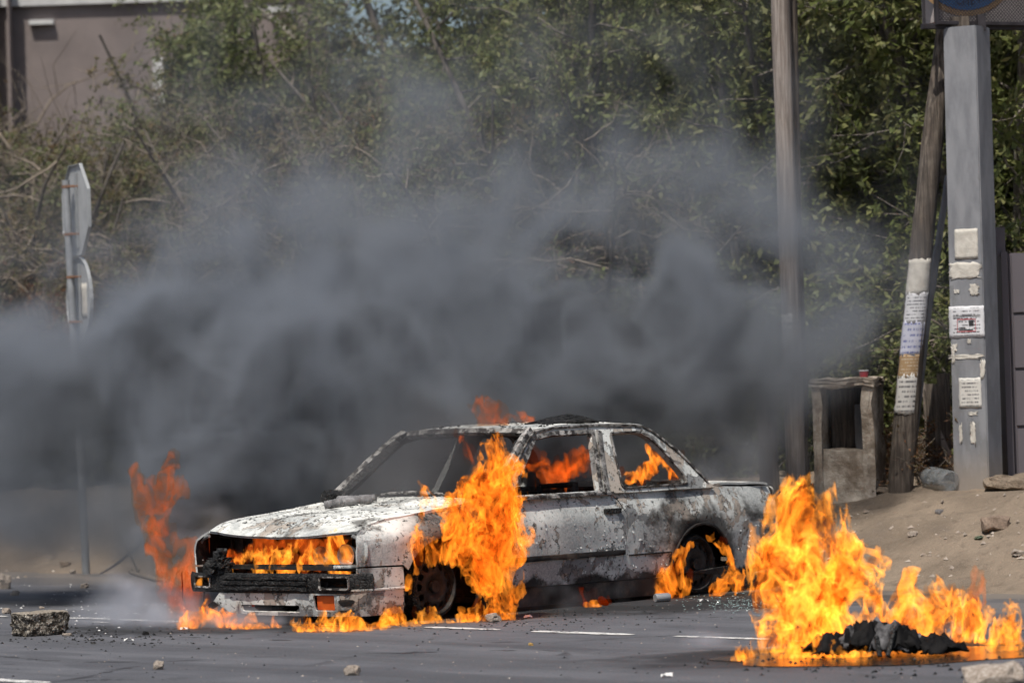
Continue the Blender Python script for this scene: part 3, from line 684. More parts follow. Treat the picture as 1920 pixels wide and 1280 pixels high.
M['leaf_rust'] = leaf_mat('rusty_leaves', [(0.188, 0.081, 0.037), (0.112, 0.056, 0.030), (0.237, 0.106, 0.044), (0.138, 0.112, 0.044), (0.163, 0.069, 0.035)])
M['leaf_olive'] = leaf_mat('olive_leaves', [(0.112, 0.140, 0.045), (0.168, 0.196, 0.070), (0.087, 0.112, 0.036), (0.231, 0.231, 0.098), (0.140, 0.168, 0.049)])
M['pod'] = leaf_mat('brown_pods', [(.050, .032, .022), (.085, .052, .034), (.035, .024, .018)], .1)
M['bark'] = simple('grey_bark', (.10, .085, .07), (.20, .175, .15), 18, .9, .7)
M['twig'] = simple('dry_twigs', (.13, .105, .080), (.26, .215, .17), 9, .9, .3)
M['bark_pale'] = simple('pale_bark', (.20, .18, .155), (.42, .39, .34), 7, .85, .5)

def tubes_np(P, R, n):
    """Many polylines of the same number of points as n-sided tubes."""
    B, K, _ = P.shape
    T = np.gradient(P, axis=1); T /= np.maximum(np.linalg.norm(T, axis=2, keepdims=True), 1e-9)
    ref = np.where(np.abs(T[:, :1, 2:3]) > .8, np.array([[[1., 0, 0]]]), np.array([[[0, 0, 1.]]]))
    U = np.cross(T, np.broadcast_to(ref, T.shape)); U /= np.maximum(np.linalg.norm(U, axis=2, keepdims=True), 1e-9); Wv = np.cross(T, U)
    a = np.arange(n)*2*PI/n
    V = P[:, :, None]+R[:, :, None, None]*(U[:, :, None]*np.cos(a)[None, None, :, None]+Wv[:, :, None]*np.sin(a)[None, None, :, None])
    idx = np.arange(B*K*n).reshape(B, K, n); nx = np.roll(idx, -1, axis=2)
    Q = np.stack([idx[:, :-1], nx[:, :-1], nx[:, 1:], idx[:, 1:]], -1).reshape(-1, 4)
    return V.reshape(-1, 3), Q
def leaves_np(P, D, ln, wd, rs):
    N = len(P); D = D/np.maximum(np.linalg.norm(D, axis=1, keepdims=True), 1e-9)
    S = np.cross(D, rs.normal(size=(N, 3))); S /= np.maximum(np.linalg.norm(S, axis=1, keepdims=True), 1e-9)
    ln = ln[:, None]; wd = wd[:, None]; up = np.cross(S, D)
    V = np.stack([P, P+D*ln*.45+S*wd*.5-up*wd*.12, P+D*ln, P+D*ln*.45-S*wd*.5-up*wd*.12], 1).reshape(-1, 3)
    return V, np.arange(4*N).reshape(N, 4)
def walk(start, dirs, length, K, wander, rs, lift=0.0):
    B = len(start); P = np.zeros((B, K, 3)); P[:, 0] = start; d = dirs/np.linalg.norm(dirs, axis=1, keepdims=True)
    for k in range(1, K):
        d = d+rs.normal(size=(B, 3))*wander; d[:, 2] += lift; d /= np.linalg.norm(d, axis=1, keepdims=True)
        P[:, k] = P[:, k-1]+d*(length/(K-1))[:, None]
    return P
def at(P, t):
    K = P.shape[1]; f = t*(K-1); i = np.minimum(f.astype(int), K-2); f = (f-i)[:, None]; b = np.arange(len(P))
    return P[b, i]*(1-f)+P[b, i+1]*f, P[b, i+1]-P[b, i]
def plant_parts(seed, stems, height, spread, nb, nt, nl, leaf, wood=1.0, low=.18, pods=0, droop=-.02, br=.38, tw=.34, tangle=.22, lean=.32, sway=.13, fine=1):
    rs = np.random.RandomState(seed)
    a = rs.uniform(0, 2*PI, stems); st = np.stack([np.cos(a)*.18*spread, np.sin(a)*.18*spread, np.zeros(stems)-.15], 1)
    dr = np.stack([np.cos(a)*spread*lean, np.sin(a)*spread*lean, np.ones(stems)], 1)
    L0 = height*rs.uniform(.7, 1.02, stems); S = walk(st, dr, L0, 9, sway, rs, .02)
    R0 = np.linspace(1, .25, 9)[None]*(.016+.007*L0[:, None])*wood
    par = np.repeat(np.arange(stems), nb); t = rs.uniform(low, 1, len(par)); p, d = at(S[par], t)
    aa = rs.uniform(0, 2*PI, len(par)); out = np.stack([np.cos(aa), np.sin(aa), rs.uniform(-.25, .8, len(par))], 1)
    L1 = height*br*rs.uniform(.4, 1.1, len(par))*(1.15-.65*t); B1 = walk(p, out+d/np.linalg.norm(d, axis=1, keepdims=True)*.35, L1, 7, tangle, rs, droop)
    R1 = np.linspace(1, .25, 7)[None]*(.008+.004*L1[:, None])*wood**.5
    par2 = np.repeat(np.arange(len(B1)), nt); t2 = rs.uniform(.2, 1, len(par2)); p2, d2 = at(B1[par2], t2)
    L2 = tw*rs.uniform(.4, 1.5, len(par2)); B2 = walk(p2, rs.normal(size=(len(par2), 3))*.8+d2/np.linalg.norm(d2, axis=1, keepdims=True)*.7, L2, 5, .25, rs, droop*2)
    R2 = np.linspace(1, .4, 5)[None]*np.full((len(B2), 1), .0042)
    V0, Q0 = tubes_np(S, R0, 6); V1, Q1 = tubes_np(B1, R1, 4); V2, Q2 = tubes_np(B2, R2, 3)
    trunk = (V0, Q0); k2 = len(B2)//fine if fine else 0; V2, Q2 = tubes_np(B2[::fine][:, ::2], R2[::fine][:, ::2], 3); tw_ = (np.concatenate([V1, V2]), np.concatenate([Q1, Q2+len(V1)]))
    par3 = np.repeat(np.arange(len(B2)), nl); t3 = rs.uniform(.1, 1, len(par3)); p3, d3 = at(B2[par3], t3)
    dd = rs.normal(size=(len(par3), 3))+d3/np.maximum(np.linalg.norm(d3, axis=1, keepdims=True), 1e-9)*.9; dd[:, 2] -= .25
    p3 = p3+rs.normal(size=p3.shape)*.018
    lv = leaves_np(p3, dd, leaf*rs.uniform(.6, 1.35, len(p3)), leaf*.42*rs.uniform(.6, 1.2, len(p3)), rs)
    pd = None
    if pods:
        k = rs.randint(0, len(B2), pods); c = np.repeat(B2[k, -1], 7, 0)+rs.normal(size=(pods*7, 3))*.025
        dn = rs.normal(size=(pods*7, 3))*.3; dn[:, 2] -= 1; pd = leaves_np(c, dn, .13*rs.uniform(.7, 1.2, pods*7), .018*np.ones(pods*7), rs)
    return trunk, tw_, lv, pd
class Plant:
    def __init__(s, name, part_names, mats, parts):
        s.name = name; s.parts = [(pn, mesh_np(pn, *d), m) for pn, m, d in zip(part_names, mats, parts) if d is not None]
        for pn, me, m in s.parts: me.materials.append(m)
    def place(s, loc, rz, sc, label, cat, group):
        r = thing(s.name, label, cat, loc, (0, 0, rz), group); r.scale = sc if isinstance(sc, tuple) else (sc,)*3
        for pn, me, m in s.parts:
            o = link(bpy.data.objects.new(pn, me), r)
            if pn in ('seed_pods', 'twigs', 'stems', 'foliage'): o['kind'] = 'stuff'
        return r
PN = ('stems', 'twigs', 'foliage', 'seed_pods')
DRY = [Plant('scrub_bush', PN, (M['bark'], M['twig'], M['leaf_dry'], M['pod']), plant_parts(11, 7, 4.6, 1.5, 16, 13, 11, .070, pods=60)),
       Plant('scrub_bush', PN, (M['bark'], M['twig'], M['leaf_olive'], M['pod']), plant_parts(12, 8, 5.0, 1.4, 15, 13, 11, .065, pods=46)),
       Plant('scrub_bush', PN, (M['bark'], M['twig'], M['leaf_dry'], M['pod']), plant_parts(13, 6, 4.2, 1.7, 17, 13, 11, .075, pods=40))]
RUST = Plant('rusty_bush', PN[:3], (M['bark'], M['twig'], M['leaf_rust']), plant_parts(21, 8, 2.6, 1.5, 15, 12, 9, .050, br=.42))
BARE = Plant('bare_thicket', PN[:2], (M['bark'], M['twig']), plant_parts(23, 9, 3.6, 1.9, 18, 10, 1, .02, br=.55, tangle=.34, tw=.5)[:2])
GREEN = [Plant('leafy_tree', ('trunk', 'branches', 'crown'), (M['bark'], M['bark'], M['leaf_green']), plant_parts(31, 5, 6.4, 1.5, 26, 20, 11, .088, 1.1, low=.12, br=.30, tw=.42, lean=.2, sway=.07, fine=4)),
         Plant('leafy_tree', ('trunk', 'branches', 'crown'), (M['bark'], M['bark'], M['leaf_green']), plant_parts(32, 4, 7.2, 1.7, 30, 20, 11, .092, 1.2, low=.10, br=.30, tw=.42, lean=.2, sway=.07, fine=4)),
         Plant('leafy_tree', ('trunk', 'branches', 'crown'), (M['bark'], M['bark'], M['leaf_olive']), plant_parts(33, 6, 5.6, 1.8, 24, 20, 11, .080, 1.0, low=.10, br=.34, tw=.42, lean=.2, sway=.07, fine=4))]
SHRUB = Plant('leafy_shrub', ('stems', 'twigs', 'foliage'), (M['bark'], M['twig'], M['leaf_green']), plant_parts(41, 9, 2.4, 1.9, 16, 16, 10, .062, low=.1, br=.40, fine=3))
def bank_y(px, s): return (EDGE+s)/(ROAD_N.y+ROAD_N.x*(px-960)/FPX)
def spot(px, s):
    Y = bank_y(px, s); x = Y*(px-960)/FPX; return Vector((x, Y, float(terrain(x, Y))-.05))
rg = random.Random(77)
def row(kinds, pxs, s, js, scl, label, cat, group):
    for i, px in enumerate(pxs):
        k = kinds[i % len(kinds)]; sc = rg.uniform(*scl)
        k.place(spot(px+rg.uniform(-25, 25), s+rg.uniform(-js, js)), rg.uniform(0, 6.28), (sc*rg.uniform(.9, 1.12), sc*rg.uniform(.9, 1.12), sc), label, cat, group)
row(DRY, range(-260, 1120, 105), 5.6, .5, (.86, 1.06), 'half-dry scrub bush with brown seed pods along the top of the bank', 'bush', 'half-dry scrub bushes along the bank')
row([DRY[1], DRY[0], GREEN[2]], range(340, 1200, 105), 8.6, .6, (1.0, 1.25), 'tall olive-green bush growing behind the half-dry scrub', 'bush', 'tall bushes behind the scrub')
row([RUST], (190, 270, 350, 660, 720, 900), 4.9, .4, (.85, 1.2), 'rust-brown withered bush among the scrub behind the street sign', 'bush', 'withered rust-brown bushes')
row([RUST], (540, 620), 7.0, .3, (1.5, 1.7), 'rust-brown withered bush standing by the pale tree trunk', 'bush', 'withered bushes by the pale trunk')
row([BARE], (90, 200, 330), 8.3, .3, (1.45, 1.7), 'tall leafless thicket of twigs before the mauve building', 'thicket', 'tall leafless thickets before the building')
row([BARE], (40, 230, 560, 930, 1080, 1180), 5.6, .5, (1.0, 1.35), 'leafless tangled thicket of grey twigs on the bank', 'thicket', 'leafless grey thickets')
row(GREEN, range(1190, 2240, 130), 6.2, .5, (.92, 1.1), 'dense green tree behind the poles and the concrete box', 'tree', 'dense green trees behind the poles')
row([GREEN[1], GREEN[0]], range(1130, 2300, 150), 9.6, .6, (1.05, 1.25), 'taller green tree in the back row of the dense trees', 'tree', 'back row of green trees')
row([SHRUB], (1130, 1250, 1380, 1570, 1660, 1980), 5.4, .2, (.8, 1.0), 'low green leafy shrub on the bank under the dense trees', 'shrub', 'low green shrubs under the trees')
row([SHRUB], (-40, 40, 110, 190), 4.3, .3, (.7, .95), 'low green leafy shrub on the bank beside the street sign post', 'shrub', 'low green shrubs by the sign post')
row([DRY[0], DRY[2]], (30, 130, 250, 330), 8.0, .4, (.98, 1.12), 'thin half-dry bush standing close before the mauve building', 'bush', 'thin bushes before the building')
# the tree with the pale trunk
p = spot(478, 7.4); b = thing('pale_tree', 'tree with a pale straight trunk standing among the scrub', 'tree', p)
rs = np.random.RandomState(3); Y = p.y
top = W(474, -60, Y)-p
V, Q = tubes_np(np.array([[np.array((0, 0, -.2))*(1-t)+np.array(top)*t+np.array((math.sin(t*5)*.05, 0, 0)) for t in np.linspace(0, 1, 12)]]), np.linspace(.085, .055, 12)[None], 9)
mobj('trunk', mesh_np('trunk', V, Q), M['bark_pale'], b)
lim = []
for (x0, y0), (x1, y1), (x2, y2) in (((478, 40), (455, 85), (440, 60)), ((480, 20), (545, 45), (590, 130)), ((476, 60), (450, 30), (400, -20))):
    P = [W(x0, y0, Y)-p, W(x1, y1, Y-.2)-p, W(x2, y2, Y-.3)-p]
    lim.append([np.array(P[0])*(1-t)**2+np.array(P[1])*2*t*(1-t)+np.array(P[2])*t*t for t in np.linspace(0, 1, 8)])
V, Q = tubes_np(np.array(lim), np.tile(np.linspace(.045, .022, 8), (3, 1)), 7); mobj('limbs', mesh_np('limbs', V, Q), M['bark_pale'], b)
pp = plant_parts(51, 4, 2.0, 1.6, 10, 10, 8, .06); o = mobj('crown', mesh_np('crown', *pp[2]), M['leaf_olive'], b); o.location = Vector(top)-Vector((0, 0, 1.0)); 
# a dark trunk beside it
p = spot(424, 9.2); Y = p.y; b = thing('dark_tree', 'tree with a thick dark trunk against the mauve building wall', 'tree', p)
top = W(424, -80, Y)-p
V, Q = tubes_np(np.array([[np.array((0, 0, -.2))*(1-t)+np.array(top)*t for t in np.linspace(0, 1, 8)]]), np.linspace(.17, .13, 8)[None], 9); mobj('trunk', mesh_np('trunk', V, Q), M['bark'], b)
pp = plant_parts(52, 5, 2.6, 1.6, 14, 10, 8, .07); o = mobj('crown', mesh_np('crown', *pp[2]), M['leaf_olive'], b); o.location = Vector(top)-Vector((0, 0, .9))
# ------------------------------------------------------------------ building behind the scrub
M['mauve'] = simple('mauve_plaster', (.16, .135, .128), (.22, .185, .175), 1.2, .9, .2, 20)
M['pink'] = simple('pink_plaster', (.27, .205, .175), (.34, .26, .22), 1.5, .9, .2, 20)
M['white'] = simple('white_paint', (.42, .42, .42), (.55, .55, .54), 4, .6, .1)
M['darkglass'] = simple('dark_glass', (.02, .025, .03), (.04, .045, .05), 3, .15, .05)
BY = 52.0
def wall_rect(px0, py0, px1, py1, Y): return W(px0, py0, Y), W(px1, py1, Y)
bl = thing('building', 'mauve plastered building with white window behind the scrub', 'building', (W(230, 700, BY).x, BY, float(terrain(-5, BY))))
o0 = bl.location.copy()
def bbox(name, px0, py0, px1, py1, Y, depth, mat, parent=bl, zlow=None):
    a, b = W(px0, py0, Y), W(px1, py1, Y); z0 = b.z if zlow is None else zlow
    m = MB(); m.box(Vector(((a.x+b.x)/2, Y+depth/2, (a.z+z0)/2))-o0, (abs(b.x-a.x), depth, abs(a.z-z0))); return m.build(name, mat, parent)
bbox('wall', -900, -8, 600, 800, BY, 6, M['mauve'], zlow=0)
bbox('pink_wall', -900, -60, 14, 800, BY-.25, .4, M['pink'], zlow=0); bbox('pilaster', 14, -60, 36, 800, BY-.4, .55, M['mauve'], zlow=0)
bbox('parapet', -900, -20, 600, -6, BY-.1, .4, M['white'])
bbox('ledge', 54, 38, 100, 45, BY-.12, .2, M['white'])
w = bbox('window', 286, 108, 308, 200, BY-.06, .10, M['white']); bbox('window_pane', 308, 110, 350, 196, BY-.03, .06, M['darkglass'], w)
bbox('roof_slab', 500, 12, 545, 24, BY-1, 3, M['white'])

# ------------------------------------------------------------------ poles
t = NT('weathered_wood'); o = t.obj(); gr = t.noise(t.map(o, (14, 14, .8)), 3, 6, .65); f = t.noise(o, 2.5, 4)
M['wood'] = t.surf(t.mix(t.ramp(gr, .35, .68), (.17, .14, .12), t.mix(f, (.30, .26, .23), (.40, .355, .32))), .9, t.bump(gr, .7, .01), 0, .15)
t = NT('old_wood'); o = t.obj(); gr = t.noise(t.map(o, (18, 18, 1.0)), 3, 6, .65); f = t.noise(o, 3.5, 5, .6)
M['wood_dark'] = t.surf(t.mix(t.ramp(gr, .35, .68), (.055, .045, .038), t.mix(t.ramp(f, .4, .65), (.12, .098, .08), (.22, .185, .15))), .9, t.bump(gr, .8, .012), 0, .15)
M['steel'] = simple('galvanised_steel', (.26, .27, .28), (.36, .37, .38), 7, .5, .2, metal=.35)
M['rust'] = simple('rusty_iron', (.13, .065, .035), (.24, .12, .06), 14, .85, .4)
t = NT('painted_concrete'); o = t.obj(); f = t.noise(t.map(o, (3, 3, .8)), 3, 6, .6); k = t.noise(o, 26, 4, .6)
chip = t.ramp(t.math('ADD', t.noise(t.map(o, (9, 9, 4)), 1.0, 6, .65), t.math('MULTIPLY', t.sep(o)[2], -.055)), .50, .515)
zlow = t.ramp(t.sep(o)[2], .45, .10)
col = t.mix(t.ramp(f, .35, .65), (.175, .18, .195), (.245, .25, .265)); col = t.mix(t.math('MULTIPLY', chip, .55), col, (.17, .172, .175)); col = t.mix(t.math('MULTIPLY', zlow, .7), col, (.30, .25, .20))
M['concrete_paint'] = t.surf(col, .85, t.bump(k, .3, .006), 0, .2)
t = NT('rough_concrete'); o = t.obj(); f = t.noise(o, 5, 7, .65); k = t.noise(o, 34, 4, .65)
M['concrete'] = t.surf(t.mix(t.ramp(f, .35, .68), (.20, .155, .115), t.mix(t.ramp(k, .4, .65), (.52, .45, .37), (.66, .59, .50))), .92, t.bump(t.math('ADD', f, k), .8, .012), 0, .15)

def print_mat(name, paper, rows, ink=(.06, .06, .07), tone=.85):
    """Sheet with lines of small print that cannot be read at this distance; u across, v up."""
    t = NT(name); uv = t.n('UVMap').outputs[0]; u, v, _ = t.sep(uv)
    r = t.math('MULTIPLY', v, rows); fr = t.math('FRACT', r); ln = t.math('FLOOR', r)
    cw = t.n('CombineXYZ', {0: t.math('MULTIPLY', u, 26), 1: t.math('MULTIPLY', ln, 7.3), 2: 0.0}).outputs[0]
    ch = t.noise(cw, 1.0, 1, .5); wd = t.noise(t.n('CombineXYZ', {0: t.math('MULTIPLY', u, 5), 1: t.math('MULTIPLY', ln, 3.1), 2: 4.0}).outputs[0], 1, 0, .5)
    on = t.math('MULTIPLY', t.math('MULTIPLY', t.ramp(ch, .44, .5), t.ramp(wd, .36, .42)), t.math('MULTIPLY', t.ramp(fr, .30, .36), t.ramp(fr, .80, .72)))
    mg = t.math('MULTIPLY', t.math('MULTIPLY', t.ramp(u, .10, .13), t.ramp(u, .90, .87)), t.math('MULTIPLY', t.ramp(v, .05, .08), t.ramp(v, .96, .93)))
    f = t.noise(t.obj(), 9, 5, .6)
    col = t.mix(t.ramp(f, .3, .75), paper, tuple(c*tone for c in paper)); col = t.mix(t.math('MULTIPLY', t.math('MULTIPLY', on, mg), .8), col, ink)
    return t.surf(col, .85, t.bump(f, .3, .01), 0, .15)
M['notice'] = print_mat('printed_notice', (.62, .60, .56), 8); M['notice_blue'] = print_mat('pale_blue_notice', (.52, .53, .62), 6, (.10, .12, .3)); M['notice_white'] = print_mat('white_notice', (.66, .66, .68), 9)
M['notice_brown'] = print_mat('weathered_notice', (.36, .24, .13), 7, (.5, .42, .32)); M['torn'] = simple('torn_paper', (.46, .43, .38), (.60, .57, .51), 20, .9, .4)

def sheet(name, fmap, mat, parent, nu=8, nv=8, ragged=0, seed=0):
    """A sheet of paper laid on a surface by fmap(u, v)."""
    r = random.Random(seed); V = []; F = []; uv = []
    for j in range(nv+1):
        for i in range(nu+1):
            u, v = i/nu, j/nv
            if ragged and (i in (0, nu) or j in (0, nv)): u += r.uniform(-1, 1)*ragged; v += r.uniform(-1, 1)*ragged
            V.append(tuple(fmap(u, v))); uv.append((u, v))
    for j in range(nv):
        for i in range(nu): a = j*(nu+1)+i; F.append((a, a+1, a+nu+2, a+nu+1))
    me = bpy.data.meshes.new(name); me.from_pydata(V, [], F); ul = me.uv_layers.new(name='UVMap')
    for lp in me.loops: ul.data[lp.index].uv = uv[lp.vertex_index]
    me.polygons.foreach_set('use_smooth', [True]*len(F)); me.update()
    o = mobj(name, me, mat, parent); s = o.modifiers.new('thickness', 'SOLIDIFY'); s.thickness = .0015; return o

# street sign seen from behind
sp_ = GT(150, 1062); SY = 32.0; base = Vector((W(152, 880, SY).x, SY, float(terrain(W(152, 880, SY).x, SY))-.05))
sign = thing('street_sign', 'street sign post with octagonal and round plates seen from behind', 'street sign', base)
ptop = W(123, 338, SY)-base; pbot = Vector((.02, 0, 0))
m = MB(); m.tube([pbot, ptop], .034, 12); m.build('post', M['steel'], sign, 40)
def plate(name, px, py, hpx, sides, ang0, wfac=.24):
    c = W(px, py, SY-.02)-base; r = hpx/2/FPX*SY
    n = Vector((math.sin(math.radians(67)), math.cos(math.radians(67)), 0)); side = Vector((n.y, -n.x, 0))
    V = []; 
    for k in range(sides):
        a = ang0+2*PI*k/sides; V.append(c+side*math.cos(a)*r/ (math.cos(PI/sides) if sides == 8 else 1)+Vector((0, 0, 1))*math.sin(a)*r/(math.cos(PI/sides) if sides == 8 else 1))
    m = MB(); f = V; b = [v-n*.006 for v in V]; lip = [v-n*.026 for v in V]
    m.add(f+b, [tuple(range(sides)), tuple(range(2*sides-1, sides-1, -1))]+[(i, (i+1) % sides, sides+(i+1) % sides, sides+i) for i in range(sides)])
    pl = m.build(name, M['plate'], sign)
    m = MB(); m.bar([c+(v-c)*.985-n*.014 for v in V], .006, .028, n, closed=True); m.build('plate_rim', M['plate'], pl)
    m = MB(); m.bar([c-n*.016+side*.02+Vector((0, 0, r*.82)), c-n*.016+side*.02-Vector((0, 0, r*.82))], .03, .02, n); m.build('stiffener', M['steel'], pl)
    for dz in (.52, -.52):
        m = MB(); m.bar([c-n*.03+side*.02+Vector((-.06, 0, r*dz)), c-n*.03+side*.02+Vector((.03, 0, r*dz))], .02, .02); q = c+Vector((0, 0, r*dz))
        ax = pbot+(ptop-pbot)*((q.z-pbot.z)/(ptop.z-pbot.z)); m.tube([Vector((ax.x, ax.y, q.z-.012)), Vector((ax.x, ax.y, q.z+.012))], .038, 12); m.build('clamp', M['rust'], pl)
    return pl, c, n, side
M['plate'] = simple('grey_plate_back', (.33, .34, .345), (.44, .45, .455), 5, .55, .15, metal=.2)
plate('octagonal_plate', 146, 394, 172, 8, PI/8)
pl, c, n, side = plate('round_plate', 152, 561, 162, 28, 0)
sheet('sticker', lambda u, v: c-n*.008+side*(.04+u*.16)+Vector((0, 0, -.17+v*.30)), M['torn'], pl, 4, 6, .03, 2)

# wooden utility pole
def pole(name, pts, r0, r1, mat, label, cat, n=14):
    b = Vector(pts[0]); th = thing(name, label, cat, b); k = 14; C = []
    P = [Vector(p)-b for p in pts]
    for i in range(k):
        t = i/(k-1)*(len(P)-1); j = min(int(t), len(P)-2); C.append(P[j]*(1-(t-j))+P[j+1]*(t-j))
    m = MB(); m.tube(C, [r0+(r1-r0)*i/(k-1) for i in range(k)], n); m.build('shaft', mat, th, 50, jitter=.004); return th, C
PY = 28.4; g = W(1492, 868, PY); g.z = float(terrain(g.x, PY))
th, C = pole('utility_pole', [g-Vector((0, 0, .3)), W(1463, 0, PY), W(1458, -260, PY)], .076, .068, M['wood'], 'weathered wooden utility pole rising straight out of the smoke', 'pole')
b = th.location
sheet('paper_notice', lambda u, v: W(1480, 640, PY)-b+Vector(((u-.5)*.12, -.078+abs(u-.5)**2*.13, (v-.5)*.42)), M['notice'], th, 6, 8, .03, 4)
m = MB(); m.tube([W(1484, 0, PY+.10)-b, W(1492, 400, PY+.10)-b, W(1506, 820, PY+.1)-b], .045, 10); m.build('side_post', M['wood_dark'], th, 50)
# leaning pole wrapped in notices
g = GT(1680, 918); PY2 = g.y
a0 = W(1682, 925, PY2); a1 = W(1722, 520, PY2); a2 = W(1752, 230, PY2); a3 = W(1772, 60, PY2+.1); a4 = W(1783, -40, PY2+.1)
th, C = pole('leaning_pole', [a0-Vector((0, 0, .15)), a1, a2, a3, a4], .098, .062, M['wood_dark'], 'dark leaning wooden pole with notices pasted round it', 'pole')
b = th.location
def on_lean(v0, v1, mat, seed, wpx=.95):
    def fm(u, v):
        py = v0+(v1-v0)*(1-v); t = (925-py)/405; ax = a0+(a1-a0)*t; r = .100-.012*t; an = (u-.5)*2.5*wpx
        return ax-b+Vector((math.sin(an)*(r+.003), -math.cos(an)*(r+.003), 0))
    sheet('paper_notice', fm, mat, th, 12, 8, .045, seed)
on_lean(486, 552, M['torn'], 1, 1.05); on_lean(549, 606, M['notice_white'], 2); on_lean(602, 667, M['notice_blue'], 3, 1.0); on_lean(664, 708, M['notice_brown'], 4, .92); on_lean(702, 776, M['notice'], 5, .9)
# thin grey pipe leaning beside it
th, C = pole('thin_leaning_pipe', [GT(1702, 915)+Vector((0, .15, -.1)), W(1738, 600, PY2+.2), W(1778, 330, PY2+.25)], .032, .026, M['concrete_paint'], 'thin grey pipe leaning beside the notice-covered pole', 'pipe', 10)

# concrete pillar with the billboard on it
g = GT(1838, 912); PZ = g.y; pb = g+Vector((0, .10, -.1)); tp = W(1812, 52, PZ+.1)
pil = thing('concrete_pillar', 'grey painted concrete pillar pasted with notices carrying the billboard', 'pillar', pb)
RZ = math.radians(-30); rm = Matrix.Rotation(RZ, 3, 'Z')
w0, w1, dp = .285, .265, .275
ax = tp-pb
V = []
for t, ww in ((0, w0), (1, w1)):
    for x, y in ((-1, -1), (1, -1), (1, 1), (-1, 1)): V.append(ax*t+rm @ Vector((x*ww/2, y*dp/2, 0)))
m = MB(); m.add(V, [(3, 2, 1, 0), (4, 5, 6, 7), (0, 1, 5, 4), (1, 2, 6, 5), (2, 3, 7, 6), (3, 0, 4, 7)]); m.build('shaft', M['concrete_paint'], pil, None, bevel=.008)
def on_pillar(py0, py1, u0, u1, mat, name='paper_notice', rag=.02, seed=0, off=.004):
    def fm(u, v):
        py = py0+(py1-py0)*(1-v); t = (912-py)/860; ww = w0+(w1-w0)*t; uu = u0+(u1-u0)*u
        return ax*t+rm @ Vector(((uu-.5)*ww, -dp/2-off-.002*math.sin(u*9+v*5), 0))
    return sheet(name, fm, mat, pil, 8, 8, rag, seed)
on_pillar(420, 475, .20, .88, M['torn'], 'blank_paper', .01, 1); on_pillar(482, 510, .02, .92, M['torn'], 'torn_paper', .10, 2)
ps = on_pillar(560, 617, -.02, 1.0, M['notice_white'], 'paper_notice', .01, 3)
on_pillar(690, 745, .22, .86, M['notice'], 'paper_notice', .015, 5)
for k, (y0, y1, a, bb) in enumerate(((648, 656, .05, .9), (628, 640, .02, .18), (640, 662, .03, .12), (775, 806, .20, .28), (772, 812, .52, .66), (752, 758, .5, .72), (620, 628, .5, .6), (520, 540, .6, .85), (660, 690, .86, .98), (530, 536, .15, .3))): on_pillar(y0, y1, a, bb, M['torn'], 'paper_scrap', .18, 20+k)
M['red'] = simple('red_print', (.40, .04, .05), (.45, .05, .06), 5, .7, .1); M['ink'] = simple('black_ink', (.02, .02, .022), (.03, .03, .03), 5, .7, .1)
def flat(name, mat, parent, py0, py1, u0, u1, off=.0085): 
    def fm(u, v):
        py = py0+(py1-py0)*(1-v); t = (912-py)/860; ww = w0+(w1-w0)*t; return ax*t+rm @ Vector(((u0+(u1-u0)*u-.5)*ww, -dp/2-off, 0))
    m = MB(); m.add([fm(0, 0), fm(1, 0), fm(1, 1), fm(0, 1)], [(0, 1, 2, 3)]); return m.build(name, mat, parent)
for (y0, y1, a, bb) in ((583, 584.5, .22, .76), (605, 606.5, .22, .76), (583, 606.5, .22, .235), (583, 606.5, .745, .76)): flat('red_border', M['red'], ps, y0, y1, a, bb)
flat('print_mark', M['ink'], ps, 586, 596, .56, .70); flat('print_mark', M['ink'], ps, 598, 600, .28, .46); flat('print_mark', M['ink'], ps, 602, 604, .27, .68); flat('print_mark', M['ink'], ps, 577, 578.4, .1, .9)

# billboard behind wire mesh
M['board'] = simple('pale_board', (.34, .30, .285), (.42, .375, .36), 2, .7, .1); M['emblem_blue'] = simple('emblem_blue', (.02, .09, .24), (.03, .12, .30), 6, .6, .1); M['emblem_tan'] = simple('emblem_tan', (.30, .19, .10), (.36, .24, .13), 6, .7, .1)
M['black_iron'] = simple('black_iron', (.02, .018, .02), (.04, .035, .04), 10, .6, .2); M['emblem_ink'] = simple('emblem_ink', (.01, .02, .06), (.012, .025, .07), 6, .6, .1)
brot = math.radians(24); bn = Vector((math.sin(-brot)*-1, -math.cos(brot), 0)); bs = Vector((math.cos(brot), math.sin(brot), 0))   # facing the road
B0 = W(1752, 42, PZ+.05); bw, bh = 2.6, 1.7
bd = thing('billboard', 'billboard with blue round emblem behind black wire mesh on the pillar', 'billboard', B0)
def bp(u, v, d=0): return bs*u+Vector((0, 0, v))-Vector((-bs.y, bs.x, 0))*d
m = MB(); m.add([bp(0, 0), bp(bw, 0), bp(bw, bh), bp(0, bh), bp(0, 0, -.18), bp(bw, 0, -.18), bp(bw, bh, -.18), bp(0, bh, -.18)], [(0, 1, 2, 3), (7, 6, 5, 4), (0, 4, 5, 1), (1, 5, 6, 2), (2, 6, 7, 3), (3, 7, 4, 0)]); m.build('panel', M['board'], bd)
m = MB(); fr = [bp(-.01, -.01, .05), bp(bw, -.01, .05), bp(bw, bh, .05), bp(-.01, bh, .05)]; m.bar(fr, .035, .05, (bs.y, -bs.x, 0), closed=True); m.build('frame', M['black_iron'], bd)
m = MB(); m.bar([bp(-.10, -.03, .02), bp(-.10, bh, .02)], .02, .03, (0, -1, 0)); m.bar([bp(-.12, -.035, .02), bp(bw, -.035, .02)], .04, .04); m.build('outer_rail', M['black_iron'], bd)
m = MB(); q = -bh
